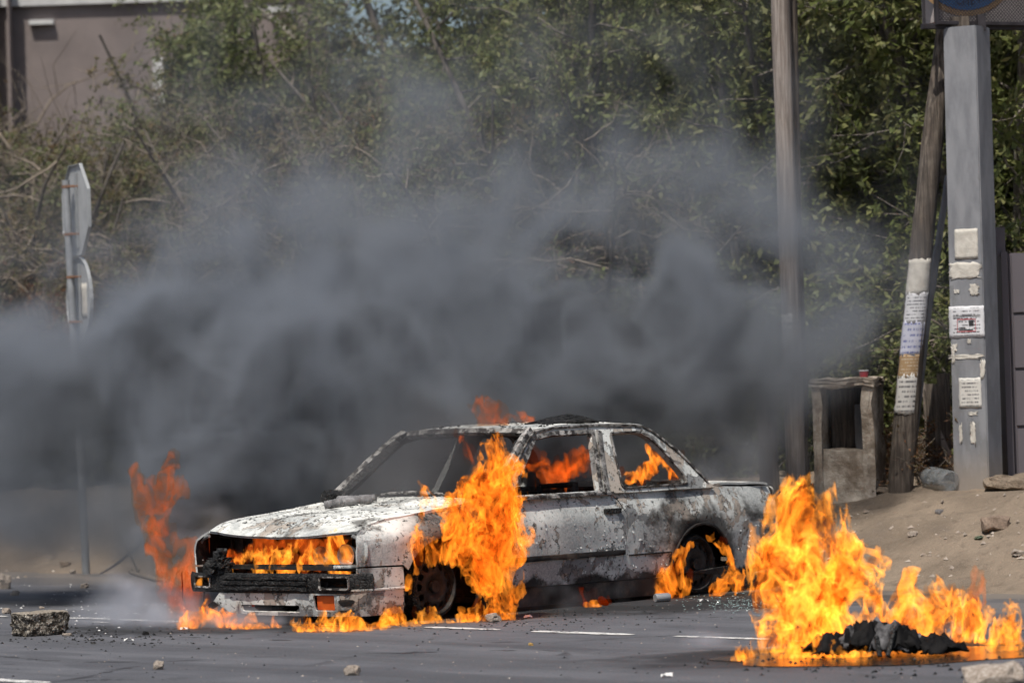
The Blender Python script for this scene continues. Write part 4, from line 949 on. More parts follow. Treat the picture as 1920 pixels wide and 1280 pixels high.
while q < bw:
    for s_ in (1, -1):
        u0_, v0_, u1_, v1_ = (max(0, q), max(0, -q), min(bw, q+bh), min(bh, bw-q)) if s_ > 0 else (max(0, q), min(bh, q+bh), min(bw, q+bh), max(0, q+bh-bw))
        m.bar([bp(u0_, v0_, .055), bp(u1_, v1_, .055)], .0035, .0035, (bs.y, -bs.x, 0))
    q += .028
o = m.build('wire_mesh', M['black_iron'], bd); o['kind'] = 'stuff'
ec = W(1822, -98, PZ+.05)-B0; eu = ec.dot(bs)+.0; ev = ec.z
def disc(name, r, d, mat, parent):
    m = MB(); n = 48; m.add([bp(eu+r*math.cos(2*PI*k/n), ev+r*math.sin(2*PI*k/n), d) for k in range(n)], [tuple(range(n))]); return m.build(name, mat, parent)
R_ = 115/FPX*PZ
em = disc('emblem', R_*1.10, .004, M['emblem_tan'], bd); disc('emblem_disc', R_, .008, M['emblem_blue'], em)
txt = 'OGOS CHEIKH A'
for i, chx in enumerate(txt):
    if chx == ' ': continue
    an = math.radians(-90+(i-len(txt)/2+.5)*8.2)
    fc = bpy.data.curves.new('letter', 'FONT'); fc.body = chx; fc.size = R_*.19; fc.align_x = 'CENTER'; fc.align_y = 'CENTER'
    fo = bpy.data.objects.new('letter', fc); me = bpy.data.meshes.new_from_object(fo); bpy.data.objects.remove(fo)
    lo = mobj('letter', me, M['emblem_ink'], em)
    n_ = Vector((bs.y, -bs.x, 0)); rt = an+PI/2
    X = bs*math.cos(rt)+Vector((0, 0, 1))*math.sin(rt); Yv = -bs*math.sin(rt)+Vector((0, 0, 1))*math.cos(rt)
    lo.matrix_local = Matrix.Translation(bp(eu+R_*.86*math.cos(an), ev+R_*.86*math.sin(an), .012)) @ Matrix((X, Yv, n_)).transposed().to_4x4()
m = MB(); m.box((ax+pb+rm @ Vector((-.06, 0, .03)))-B0, (.14, .16, .10)); m.build('mounting_block', M['wood_dark'], bd)
m = MB(); m.box((ax+pb+rm @ Vector((.10, .05, .03)))-B0, (.06, .1, .12)); m.build('mounting_bracket', M['black_iron'], bd)

# ------------------------------------------------------------------ concrete box with opening
KY = 28.3; g = W(1590, 905, KY); g.z = float(terrain(g.x, KY)); a, b = W(1521, 712, KY), W(1640, 712, KY); kw = b.x-a.x; kh = a.z-g.z+.05
kb = thing('concrete_box', 'small crumbling concrete box with a dark square opening', 'concrete box', (a.x, KY, g.z-.05))
def kx(px): return W(px, 800, KY).x-a.x
def kz(py): return W(1590, py, KY).z-(g.z-.05)
kd = .55; krot = Matrix.Rotation(math.radians(-14), 3, 'Z')
def kbox(name, x0, x1, y0, y1, z0, z1, mat=M['concrete'], bevel=.012, jit=.006):
    m = MB()
    nx, ny, nz_ = max(2, int((x1-x0)/.06)), 2, max(2, int((z1-z0)/.06))
    bm = bmesh.new(); bmesh.ops.create_cube(bm, size=1)
    bmesh.ops.subdivide_edges(bm, edges=bm.edges[:], cuts=6, use_grid_fill=True)
    r = random.Random(len(name)*7+int(x0*100)+int(z0*100)); nk = Noise(int(x0*50)+3)
    for v in bm.verts:
        v.co = Vector((x0+(v.co.x+.5)*(x1-x0), y0+(v.co.y+.5)*(y1-y0), z0+(v.co.z+.5)*(z1-z0)))+Vector((r.uniform(-1, 1), r.uniform(-1, 1), r.uniform(-1, 1)))*jit
        v.co += Vector((float(nk(v.co.x*6, v.co.y*6, v.co.z*6)), float(nk(v.co.x*6+9, v.co.y*6, v.co.z*6)), float(nk(v.co.x*7, v.co.y*7+5, v.co.z*3))))*min(.022, jit*3)
        v.co = krot @ v.co
    me = bpy.data.meshes.new(name); bm.to_mesh(me); bm.free(); me.polygons.foreach_set('use_smooth', [True]*len(me.polygons)); me.set_sharp_from_angle(angle=.5); return mobj(name, me, mat, kb)
x1_, x2_, x3_ = kx(1541), kx(1617), kx(1634)
kbox('side_wall', 0, x1_, 0, kd, 0, kh-.06); kbox('side_wall', x2_, x3_+.02, 0, kd, 0, kh-.06); kbox('base_wall', x1_-.004, x2_+.004, .015, kd-.02, 0, kz(842)); kbox('back_wall', x1_-.004, x2_+.004, kd-.08, kd-.02, kz(842), kh-.06, M['wood_dark'])
kbox('lid', -.015, x3_+.03, -.02, kd+.02, kh-.06, kh, M['concrete'], 0, .008)
kbox('inner_post', x1_+.22, x1_+.27, .25, .30, kz(840), kz(760), M['concrete_paint'], 0, .004); kbox('inner_board', x1_+.03, x1_+.20, .30, .33, kz(840), kz(730), M['wood_dark'], 0, .003)
cp = Vector(kb.location)+krot @ Vector((kx(1624)-.02, .12, kh+.003))
m = MB(); m.lathe([(.002, 0), (.030, 0), (.036, .052), (.038, .056), (.034, .055), (.029, .006), (.002, .005)], 20)
cup = m.build('cup', simple('red_plastic', (.30, .02, .03), (.40, .035, .045), 6, .4, .05), None, 40); cup.location = cp; tag(cup, 'small red plastic cup standing on the concrete box', 'cup')
m = MB(); m.lathe([(.0385, .050), (.0395, .055), (.0385, .060), (.036, .058)], 20); o = m.build('cup_rim', M['white'], cup, 50)

# grey metal cabinet
t_ = NT('cabinet_paint'); o = t_.obj(); f = t_.noise(o, 2, 5)
M['cabinet'] = t_.surf(t_.mix(f, (.105, .095, .105), (.14, .125, .14)), .6, t_.bump(t_.noise(o, 30, 3), .15, .004))
g = GT(1905, 893); CY = g.y+.12; c0 = W(1877, 460, CY); ch = c0.z-g.z
cab = thing('metal_cabinet', 'dull mauve metal cabinet with panelled front beside the pillar', 'cabinet', (c0.x, CY, g.z-.05))
m = MB(); m.box((.02, .3, ch/2), (.05, .62, ch)); m.build('side_post', M['cabinet'], cab)
m = MB(); m.box((.62, .33, ch/2), (1.12, .55, ch-.02)); m.build('body', M['cabinet'], cab)
zs = [ch*v for v in (.02, .24, .49, .73, .99)]
for i in range(4):
    for j in range(2): m = MB(); m.box((.33+j*.52, .045, (zs[i]+zs[i+1])/2), (.50, .025, zs[i+1]-zs[i]-.02)); m.build('front_panel', M['cabinet'], cab, None, bevel=.004)
m = MB(); m.box((0.0, .05, ch+.08), (.07, .07, .22)); m.build('hinge_bracket', M['cabinet'], cab)

# clear bottle
t = NT('cloudy_plastic'); f = t.noise(t.obj(), 14, 4)
pb_ = t.n('BsdfPrincipled', {'Base Color': (.62, .68, .72), 'Roughness': .25, 'Transmission Weight': .7, 'Alpha': .5, 'Normal': t.bump(f, .4, .02)}); t.t.links.new(pb_.outputs[0], t.out.inputs['Surface']); M['bottle'] = t.m
g = GT(1778, 922); m = MB(); m.lathe([(.002, 0), (.07, .0), (.082, .015), (.082, .09), (.076, .10), (.082, .11), (.082, .22), (.076, .23), (.082, .24), (.080, .30), (.05, .37), (.026, .39), (.026, .43), (.002, .43)], 26)
bt = m.build('plastic_bottle', M['bottle'], None, 40); bt.location = g+Vector((.02, .0, .078)); bt.rotation_euler = (math.radians(-84), 0, math.radians(24)); tag(bt, 'large cloudy plastic water bottle lying at the foot of the pillar', 'bottle')

# planks and scraps behind the poles
rg = random.Random(9)
for i, (xa, ya, xb, yb, wd, lab) in enumerate(((1424, 700, 1436, 850, .10, 'dark plank standing upright by the utility pole, end of the hoarding'), (1446, 690, 1450, 850, .09, 'dark plank standing upright against the utility pole'), (1500, 720, 1505, 860, .12, 'dark plank standing between the utility pole and the concrete box'),
                                            (1742, 720, 1748, 905, .12, 'brown board standing between the pipe and the pillar'), (1768, 700, 1772, 900, .10, 'narrow brown board standing close to the pillar'), (1722, 705, 1790, 880, .05, 'pale broken plank leaning across the brown boards'), (1420, 694, 1500, 688, .09, 'horizontal board nailed behind the utility pole'))):
    Y = PY2+.55 if xa > 1600 else PY+.55
    A, Bq = W(xa, ya, Y), W(xb, yb, Y); 
    if abs(xa-xb) < 60: Bq.z = float(terrain(Bq.x, Bq.y))-.03
    m = MB(); m.bar([A, (A+Bq)/2+Vector((rg.uniform(-.02, .02), rg.uniform(-.03, .03), 0)), Bq], wd, .025, (0, 1, 0)); tag(m.build('plank', M['wood_dark'] if i != 5 else M['wood'], None, None, jitter=.004), lab, 'plank')
DEAD = Plant('dead_brush', ('stems', 'twigs', 'foliage'), (M['bark'], M['twig'], M['leaf_rust']), plant_parts(61, 8, .75, 1.5, 10, 7, 5, .05, .5, br=.5, tangle=.3, tw=.18))
for px, py, lab in ((1748, 905, 'dead brown brush heaped between the leaning pole and the pillar'), (1462, 860, 'dead brown brush at the foot of the utility pole'), (1800, 892, 'dead brown brush tucked behind the concrete pillar'), (1700, 890, 'dead brown brush behind the foot of the leaning pole')):
    q = GT(px, py); DEAD.place(q+Vector((0, .35, 0)), px, .62 if px != 1748 else .8, lab, 'brush', None)

# ------------------------------------------------------------------ stones and litter
t = NT('limestone'); o = t.obj(); f = t.noise(o, 9, 6, .65); k = t.noise(o, 60, 4)
M['stone'] = t.surf(t.mix(t.ramp(f, .35, .7), (.24, .19, .15), (.52, .46, .40)), .9, t.bump(t.math('ADD', f, k), .6, .01), 0, .2)
t = NT('aggregate_concrete'); o = t.obj(); v = t.voro(o, 60); k = t.noise(o, 32, 5, .7); tp_ = t.ramp(t.sep(t.n('NewGeometry').outputs['Normal'])[2], .6, .9)
cc = t.mix(t.ramp(k, .46, .56), (.045, .038, .03), t.mix(t.ramp(v, .2, .6), (.50, .46, .40), (.20, .175, .145)))
M['aggregate'] = t.surf(t.mix(t.math('MULTIPLY', tp_, .75), cc, (.36, .31, .25)), .95, t.bump(t.math('ADD', k, t.math('MULTIPLY', v, -.6)), 1.0, .02), 0, .15)
# concrete block
g = G(72, 1192); bm = bmesh.new(); bmesh.ops.create_cube(bm, size=1); bmesh.ops.subdivide_edges(bm, edges=bm.edges[:], cuts=18, use_grid_fill=True)
nzb = Noise(4)
P = np.array([v.co for v in bm.verts])*np.array((.30, .20, .150)); dis = nzb.fbm(P[:, 0]*26, P[:, 1]*26, P[:, 2]*26, 3)*.010+nzb.fbm(P[:, 0]*7, P[:, 1]*7, P[:, 2]*7, 2)*.010
for v, p, d in zip(bm.verts, P, dis):
    r = max(abs(p[0])/.15, abs(p[1])/.10, abs(p[2])/.075); q = p*(1-.05*max(0, (np.sort(np.abs(p)/np.array((.15, .10, .075)))[-2]-.8)/.2)**2)
    k = .35 if abs(p[2]) > .074 and p[2] > 0 else 1.0
    v.co = Vector(q)*(1+float(d)*k/.1)
me = bpy.data.meshes.new('concrete_block'); bm.to_mesh(me); bm.free(); me.polygons.foreach_set('use_smooth', [True]*len(me.polygons)); me.set_sharp_from_angle(angle=.7)
o = mobj('concrete_block', me, M['aggregate']); o.location = g+Vector((0, .10, .074)); o.rotation_euler = (0, math.radians(-1), math.radians(38)); tag(o, 'rough grey concrete block lying on the road by the lane line', 'concrete block')
ROCKS = [rock_mesh(1, 80+i, (1, .85, .72), .45, 3, 1.4) for i in range(6)]
for me in ROCKS: me.materials.append(M['stone'])
def stone(px, py, wpx, i, lab, mat=None, sq=1.0, name='stone', cat='stone', z=None):
    q = GT(px, py); sc = wpx/2/FPX*q.y
    me = ROCKS[i % 6]
    if mat is not None: me = me.copy(); me.materials.clear(); me.materials.append(mat)
    o = link(bpy.data.objects.new(name, me)); o.location = q+Vector((0, sc*.5, sc*.48*sq)); o.scale = (sc*1.08, sc, sc*sq); o.rotation_euler = (rg.uniform(-.25, .25), rg.uniform(-.25, .25), rg.uniform(0, 6.28)); return tag(o, lab, cat)
stone(297, 1255, 25, 0, 'pale rounded stone alone on the asphalt before the burning front wheel'.replace('before the burning front wheel', 'between the concrete block and the car bumper'), sq=1.1)
stone(660, 1266, 32, 1, 'pale stone on bare asphalt in front of the car bumper', sq=1.1)
stone(924, 1166, 30, 2, 'pale stone touching the flames beside the burning front wheel')
stone(2, 1104, 46, 3, 'large pale stone on the road at the foot of the dirt bank', sq=1.1)
stone(28, 1116, 17, 4, 'small pale stone just beside the large stone near the bank'); stone(158, 1102, 20, 5, 'pale flat stone on the road below the bank and the street sign', sq=.8)
stone(12, 1150, 19, 1, 'small brown stone on the lane line behind the concrete block'); stone(78, 1141, 11, 2, 'tiny white stone just behind the concrete block', sq=.7); stone(125, 1192, 20, 4, 'white chip of stone at the corner of the concrete block', sq=.5)
stone(273, 1190, 13, 3, 'small black cinder on the road by the thin white smoke', M['char'], name='cinder', cat='cinder')
stone(995, 1210, 10, 0, 'small yellow-brown pebble on the asphalt below the white dashes', simple('yellow_stone', (.40, .25, .08), (.5, .33, .12), 9, .8, .3)); stone(1866, 1290, 120, 1, 'large brown stone on the road in front of the burning heap', sq=.62)
stone(1868, 996, 58, 2, 'brown boulder on the dirt slope below the metal cabinet', simple('brown_rock', (.17, .125, .095), (.27, .20, .15), 8, .9, .6), sq=.9, name='boulder', cat='boulder')
stone(1712, 1006, 20, 3, 'grey-white stone on the dirt slope below the leaning pole'); stone(1762, 964, 18, 4, 'dark grey stone on the dirt slope below the plastic bottle', simple('grey_rock', (.12, .11, .11), (.2, .19, .185), 8, .9, .4)); stone(1836, 1010, 20, 5, 'green-tinged stone at the foot of the boulder', simple('green_rock', (.09, .12, .08), (.14, .17, .12), 8, .9, .4), sq=.5); stone(1912, 1042, 30, 0, 'pale broken stone low on the dirt slope beyond the burning heap', sq=.7)
stone(136, 1075, 13, 4, 'grey stone half buried in the dirt at the road edge'); stone(122, 1062, 22, 0, 'brown clod on the dirt bank by the sign post', simple('clod', (.2, .15, .105), (.3, .225, .16), 8, .9, .6), name='dirt_clod', cat='clod', sq=.8)
stone(1892, 920, 96, 3, 'heap of pale sandy dirt at the foot of the metal cabinet', M['dirt'], sq=.5, name='dirt_heap', cat='dirt heap'); stone(1650, 925, 44, 2, 'small heap of pale dirt at the foot of the leaning pole', M['dirt'], sq=.5, name='dirt_heap', cat='dirt heap')
# scraps
M['scrap'] = simple('white_scrap', (.60, .59, .57), (.72, .71, .69), 8, .7, .3)
for px, py, wpx, lab in ((1250, 1269, 22, 'crumpled white scrap on the asphalt before the burning heap'), (242, 1202, 18, 'crumpled pale scrap on the road near the black cinder'), (345, 1180, 14, 'crumpled pale scrap on the road by the burning bumper'), (990, 1158, 16, 'crumpled pale scrap on the asphalt by the burning front wheel'), (1125, 1153, 12, 'dark crumpled scrap on the asphalt below the car door'), (1320, 1128, 16, 'pale crumpled scrap by the rear wheel')):
    q = G(px, py); r = wpx/2/FPX*q.y; m = MB(); r3 = random.Random(px)
    k = 4; V = [(q.x+(i/k-.5)*2*r, q.y+(j/k-.5)*1.6*r, q.z+.004+r*r3.uniform(0, .7)*(0 < i < k or 0 < j < k)) for j in range(k+1) for i in range(k+1)]
    m.add(V, [(j*(k+1)+i, j*(k+1)+i+1, (j+1)*(k+1)+i+1, (j+1)*(k+1)+i) for j in range(k) for i in range(k)]); o = m.build('paper_scrap', M['char'] if px == 1125 else M['scrap']); tag(o, lab, 'scrap')
q = G(1242, 1128); m = MB(); m.lathe([(.002, -.055), (.026, -.055), (.029, -.048), (.029, .048), (.026, .055), (.002, .055)], 18, axis='x'); can = m.build('tin_can', M['steel'], None, 40); can.location = q+Vector((0, .02, .029)); can.rotation_euler = (0, .0, .5); tag(can, 'burnt grey tin can lying on the road by the rear wheel', 'can')
# dead branch by the road
q = G(285, 1090); m = MB(); Yb = q.y
m.tube([W(292, 1086, Yb), W(268, 1080, Yb), W(246, 1073, Yb), W(243, 1069, Yb)], [.020, .018, .017, .014], 8); m.tube([W(259, 1077, Yb), W(250, 1050, Yb), W(240, 1035, Yb), W(236, 1023, Yb)], [.011, .010, .008, .005], 7); m.tube([W(262, 1079, Yb), W(257, 1072, Yb), W(263, 1066, Yb)], [.008, .007, .005], 6); m.tube([W(250, 1075, Yb), W(246, 1067, Yb)], [.012, .010], 6); m.tube([W(290, 1086, Yb), q+Vector((.12, 0, .0))], [.020, .016], 7)
tag(m.build('dead_branch', M['twig'], None, 60), 'forked dead branch sticking up from the road beside the flames', 'branch')
# grit, glass and cinders, uncountable
def litter(name, n, place, size, mat, lab, seed, flat_=.5):
    r = np.random.RandomState(seed); V = []; F = []
    T = np.array([(1, 0, -.4), (-.5, .87, -.4), (-.5, -.87, -.4), (.1, .1, .8)])
    for i in range(n):
        p = place(r); s = size*r.uniform(.4, 1.5)**1.5; a = r.uniform(0, 6.28); c, sn = math.cos(a), math.sin(a); Q_ = T*np.array((s, s*r.uniform(.5, 1), s*flat_))*r.uniform(.7, 1.3, (4, 3))
        b = len(V); V += [(p[0]+c*x-sn*y, p[1]+sn*x+c*y, p[2]+z+s*.4*flat_) for x, y, z in Q_]; F += [(b, b+2, b+1), (b, b+1, b+3), (b+1, b+2, b+3), (b+2, b, b+3)]
    m = MB(); m.add(V, F); return tag(m.build(name, mat), lab, None, None, 'stuff')
def any_road(r):
    p = G(r.uniform(-60, 1980), r.uniform(1105, 1279)); return (p.x, p.y, 0)
def patch(px, py, sx, sy): return lambda r: (lambda p: (p.x, p.y, max(0., float(terrain(p.x, p.y)))))(G(px+r.normal()*sx, min(1278, max(1096, py+r.normal()*sy))))
litter('road_grit', 380, any_road, .005, M['stone'], 'pale grit scattered over the asphalt', 1); litter('road_cinders', 300, any_road, .007, M['char'], 'black cinders scattered over the asphalt', 2)
litter('cinder_litter', 420, patch(900, 1160, 230, 14), .009, M['char'], 'black cinders along the foot of the car', 3); litter('cinder_litter', 300, patch(180, 1192, 110, 12), .011, M['char'], 'black crumbs around the concrete block', 4); litter('cinder_litter', 240, patch(1620, 1240, 150, 14), .012, M['char'], 'black crumbs around the burning heap', 7)
t = NT('broken_glass'); M['glass'] = t.surf((.20, .27, .26), .15, None, 0, .6)
litter('broken_glass', 520, patch(1400, 1130, 55, 9), .007, M['glass'], 'broken greenish glass on the road behind the rear wheel', 5, .35); litter('pale_chips', 160, patch(200, 1140, 110, 26), .008, M['scrap'], 'pale chips on the road near the bank', 6)
def on_bank(r):
    px = r.uniform(-60, 1980); p = GT(px, r.uniform(925, 1085)); return tuple(p)
litter('bank_stones', 520, on_bank, .020, M['stone'], 'small stones strewn over the dirt bank', 8)

# ------------------------------------------------------------------ the burning heap
hp = G(1650, 1232); heap = thing('burning_heap', 'heap of charred sheets and rags burning on the road', 'charred heap', hp)
M['tar'] = simple('molten_char', (.003, .003, .0035), (.014, .013, .013), 9, .7, .7, 30, spec=.08); M['ashsheet'] = simple('ash_sheet', (.012, .011, .012), (.15, .145, .15), 18, .65, .5)
for i in range(34):
    r3 = random.Random(i+40); nn = Noise(i+5); k = 10
    cx, cyy = r3.uniform(-.30, .34), r3.uniform(-.10, .24); ln, wd_ = r3.uniform(.08, .20), r3.uniform(.05, .11); an = r3.uniform(-.6, .6); hz = .035+.15*math.exp(-((cx)/.30)**2)*(1-abs(cyy)*1.5)
    V = []
    for j in range(k+1):
        for ii_ in range(k+1):
            u, v = ii_/k-.5, j/k-.5; e = (1-(2*u)**2)*(1-(2*v)**2)
            x, y = u*ln*2*.7, v*wd_*2*.7; zz = hz*(.35+.65*e)+float(nn.fbm(u*3+i, v*3, 2.0, 3))*.05+.014*math.sin(u*26+v*6)*e
            V.append((cx+x*math.cos(an)-y*math.sin(an), cyy+x*math.sin(an)+y*math.cos(an), max(.006+.001*i, zz)))
    m = MB(); m.add(V, [(j*(k+1)+q, j*(k+1)+q+1, (j+1)*(k+1)+q+1, (j+1)*(k+1)+q) for j in range(k) for q in range(k)])
    o = m.build('charred_sheet', M['ashsheet'] if i % 5 == 3 else M['tar'], heap, 70); s = o.modifiers.new('thickness', 'SOLIDIFY'); s.thickness = .006
m = MB(); m.tube([(.02, -.2, .02), (.06, -.14, .14), (.10, -.06, .17)], .012, 6); m.build('charred_stick', M['char'], heap); m = MB(); m.tube([(-.02, -.2, .02), (-.03, -.16, .12)], .014, 6); m.build('charred_stick', M['char'], heap)
M['pool'] = simple('burnt_oil', (.012, .010, .009), (.045, .03, .018), 4, .2, .2, 12, spec=.7)
m = MB(); n = 60; V = [(0, 0, .0045)]
for k in range(n):
    a = 2*PI*k/n; rr = 1+.10*math.sin(3*a+1)+.05*math.sin(7*a); V.append((.98*rr*math.cos(a)+.10, .60*rr*math.sin(a)+.05, .0045))
m.add(V, [(0, k+1, (k+1) % n+1) for k in range(n)]); m.build('oily_pool', M['pool'], heap)
# ------------------------------------------------------------------ flames
def surface_nets(f, h, org):
    ins = f > 0; nx, ny, nz = f.shape
    c = np.zeros((nx-1, ny-1, nz-1), np.uint8); cor = [(a, b, d) for a in (0, 1) for b in (0, 1) for d in (0, 1)]
    for a, b, d in cor: c += ins[a:nx-1+a, b:ny-1+b, d:nz-1+d]
    act = (c > 0) & (c < 8); idx = -np.ones(act.shape, np.int64); I = np.argwhere(act); idx[act] = np.arange(len(I))
    acc = np.zeros((len(I), 3)); cnt = np.zeros(len(I)); val = {k: f[I[:, 0]+k[0], I[:, 1]+k[1], I[:, 2]+k[2]] for k in cor}
    for k in cor:
        for ax in range(3):
            if k[ax] == 0:
                k2 = list(k); k2[ax] = 1; a, b = val[k], val[tuple(k2)]; m = (a > 0) != (b > 0)
                t = np.where(m, a/np.where(m, a-b, 1), 0); q = np.array(k, float)[None]+np.zeros((len(I), 1)); q[:, ax] = t; acc[m] += q[m]; cnt[m] += 1
    V = (I+acc/np.maximum(cnt, 1)[:, None])*h+np.asarray(org); Q = []
    for ax in range(3):
        o1, o2 = [(1, 2), (2, 0), (0, 1)][ax]; s0 = [slice(None)]*3; s1 = [slice(None)]*3; s0[ax] = slice(0, -1); s1[ax] = slice(1, None)
        E = np.argwhere(ins[tuple(s0)] != ins[tuple(s1)])
        E = E[(E[:, o1] > 0) & (E[:, o2] > 0) & (E[:, o1] < f.shape[o1]-1) & (E[:, o2] < f.shape[o2]-1)]
        d1 = np.zeros(3, int); d1[o1] = 1; d2 = np.zeros(3, int); d2[o2] = 1; g = lambda A: idx[A[:, 0], A[:, 1], A[:, 2]]
        q = np.stack([g(E-d1-d2), g(E-d2), g(E), g(E-d1)], 1); fl = ~ins[E[:, 0], E[:, 1], E[:, 2]]; q[fl] = q[fl][:, ::-1]; Q.append(q)
    return V, np.concatenate(Q)
def enlarge(A, k, shape):
    for ax in range(3):
        n = shape[ax]; p = np.arange(n)/k; i = np.minimum(p.astype(int), A.shape[ax]-2); t = (p-i).astype(np.float32)
        sh = [1, 1, 1]; sh[ax] = n; t = t.reshape(sh); A = np.take(A, i, ax)*(1-t)+np.take(A, i+1, ax)*t
    return A
def flame_field(tongues, seed, h=.009, spacing=.10, thick=.012, stretch=.5, swirl=.07, ragged=.08, core=.04, floor=None, clip=None):
    """Curling sheets of burning gas inside a bundle of tongues, and the glowing body between them."""
    P = np.array([list(t[0])+[t[2]] for t in tongues]+[list(t[1])+[t[3]] for t in tongues]); pad = swirl+ragged*.8+.02
    lo = (P[:, :3]-P[:, 3:]).min(0)-pad; hi = (P[:, :3]+P[:, 3:]).max(0)+pad
    if floor is not None: lo[2] = max(lo[2], floor-2*h)
    k = 4; n = [int(math.ceil((b-a)/h/k))*k+1 for a, b in zip(lo, hi)]
    ax = [(lo[i]+np.arange(n[i])*h).astype(np.float32) for i in range(3)]
    cx, cy_, cz = np.meshgrid(*[np.append(a[::k], a[-1]+k*h).astype(np.float32) for a in ax], indexing='ij')
    N, N2, N3 = Noise(seed), Noise(seed+101), Noise(seed+202)
    def warp(Nn, a): return Nn(cx*4.2, cy_*4.2, cz*2.8)*a+Nn(cx*11, cy_*11, cz*7)*a*.40
    WX, WY, WZ = (enlarge(warp(q, s), k, n).astype(np.float32) for q, s in ((N, swirl), (N2, swirl), (N3, swirl*1.6)))
    BIG = enlarge(N2.fbm(cx*7+5, cy_*7, cz*3.4, 3, .6), k, n).astype(np.float32)
    X, Y, Z = ax[0][:, None, None], ax[1][None, :, None], ax[2][None, None, :]
    x = X+WX; y = Y+WY; z = Z+WZ; env = np.full(n, -9., np.float32)
    for (p, q, r0, r1) in tongues:
        p = np.array(p, np.float32); q = np.array(q, np.float32); d = q-p; Ln = float((d*d).sum())
        t = np.clip(((x-p[0])*d[0]+(y-p[1])*d[1]+(z-p[2])*d[2])/Ln, 0, 1)
        env = np.maximum(env, r0+(r1-r0)*t-np.sqrt((x-p[0]-t*d[0])**2+(y-p[1]-t*d[1])**2+(z-p[2]-t*d[2])**2))
    e = env+BIG*ragged; m = np.abs(e) < .07
    e[m] += N3.fbm(x[m]*20, y[m]*20, z[m]*9, 2, .6)*min(.03, ragged*.38)      # pointed licks along the edge
    if floor is not None: e = np.minimum(e, Z-floor+0*e)
    if clip is not None: e = np.minimum(e, clip(X, Y, Z)+0*e)
    for a in range(3):
        for q in (0, -1): s = [slice(None)]*3; s[a] = q; e[tuple(s)] = -.01
    m = e > -.012; f = .5/spacing
    nn = N.fbm(x[m]*f+3, y[m]*f, z[m]*f*stretch, 3, .6); body = e.copy(); th = thick*(.55+.9*np.clip(.5+N3(x[m]*7, y[m]*7, z[m]*5), 0, 1)); body[m] = np.minimum(e[m], th-np.abs(nn)*spacing*.9)
    co = e-core; m2 = co > -.09; co[m2] += N3(x[m2]*13, y[m2]*13, z[m2]*7)*.07
    return surface_nets(body, h, lo), surface_nets(co, h, lo)
def drop_specks(V, Q, least):
    if not len(Q): return V, Q
    l = np.arange(len(V)); E = np.concatenate([Q[:, (0, 1)], Q[:, (1, 2)], Q[:, (2, 3)]])
    while True:
        m = np.minimum(l[E[:, 0]], l[E[:, 1]]); n = l.copy(); np.minimum.at(n, E[:, 0], m); np.minimum.at(n, E[:, 1], m); n = n[n]; n = n[n]
        if (n == l).all(): break
        l = n
    cnt = np.bincount(l, minlength=len(V)); k = cnt[l] >= min(least, cnt.max()); new = np.cumsum(k)-1
    return V[k], new[Q[k[Q[:, 0]]]]
def flame_mat(name, col, vol, skin, absorb, soot):
    t = NT(name); e = t.n('Emission', {'Color': col, 'Strength': vol}); a = t.n('VolumeAbsorption', {'Color': soot, 'Density': absorb}); s = t.n('AddShader', {0: e.outputs[0], 1: a.outputs[0]}); t.t.links.new(s.outputs[0], t.out.inputs['Volume'])
    tr = t.n('BsdfTransparent', {'Color': (.985, .95, .90)}); e2 = t.n('Emission', {'Color': col, 'Strength': skin}); s2 = t.n('AddShader', {0: tr.outputs[0], 1: e2.outputs[0]}); t.t.links.new(s2.outputs[0], t.out.inputs['Surface'])
    t.m.cycles.emission_sampling = 'NONE'; return t.m
FL = {'hot': (flame_mat('hot_flame', (1, .35, .04), 19, .02, 3, (.8, .5, .1)), flame_mat('hot_flame_body', (1, .15, .006), .9, .012, 9, (.5, .22, .04))),
      'mid': (flame_mat('flame', (1, .29, .026), 16, .015, 4, (.8, .5, .1)), flame_mat('flame_body', (1, .11, .005), .55, .008, 10, (.45, .2, .04))),
      'veiled': (flame_mat('veiled_flame', (1, .17, .025), 2.6, .006, 3, (.7, .4, .15)), flame_mat('veiled_flame_body', (1, .12, .02), .2, .002, 1.2, (.4, .22, .1))),
      'dim': (flame_mat('dim_flame', (1, .17, .022), 4.2, .008, 4, (.7, .4, .1)), flame_mat('dim_flame_body', (1, .12, .018), .32, .003, 2.0, (.4, .2, .08)))}
def flame(label, tongues, seed, kind='mid', **kw):
    (V, Q), (V2, Q2) = flame_field(tongues, seed, **kw)
    V, Q = drop_specks(V, Q, 700 if kind in ('dim', 'veiled') else 300); V2, Q2 = drop_specks(V2, Q2, 900 if kind in ('dim', 'veiled') else 120)
    zb = float(V[:, 2].min()); b = np.array((V[:, 0].mean(), V[:, 1].mean(), zb))
    o = tag(mobj('flame', mesh_np('flame', V-b, Q), FL[kind][0]), label, 'flame', 'flames of the burning car and heap'); o.location = b
    if len(Q2): mobj('flame_body', mesh_np('flame_body', V2-b, Q2), FL[kind][1], o)['kind'] = 'stuff'
    return o
GROW = 1.18
def T(Y, a, b, r0, r1, Y2=None):
    """Tongue between two pixels at depth Y, radii in pixels."""
    Y2 = Y if Y2 is None else Y2; return (tuple(W(*a, Y)), tuple(W(*b, Y2)), r0*GROW/FPX*Y+.010, r1*GROW*.9/FPX*Y2+.004)
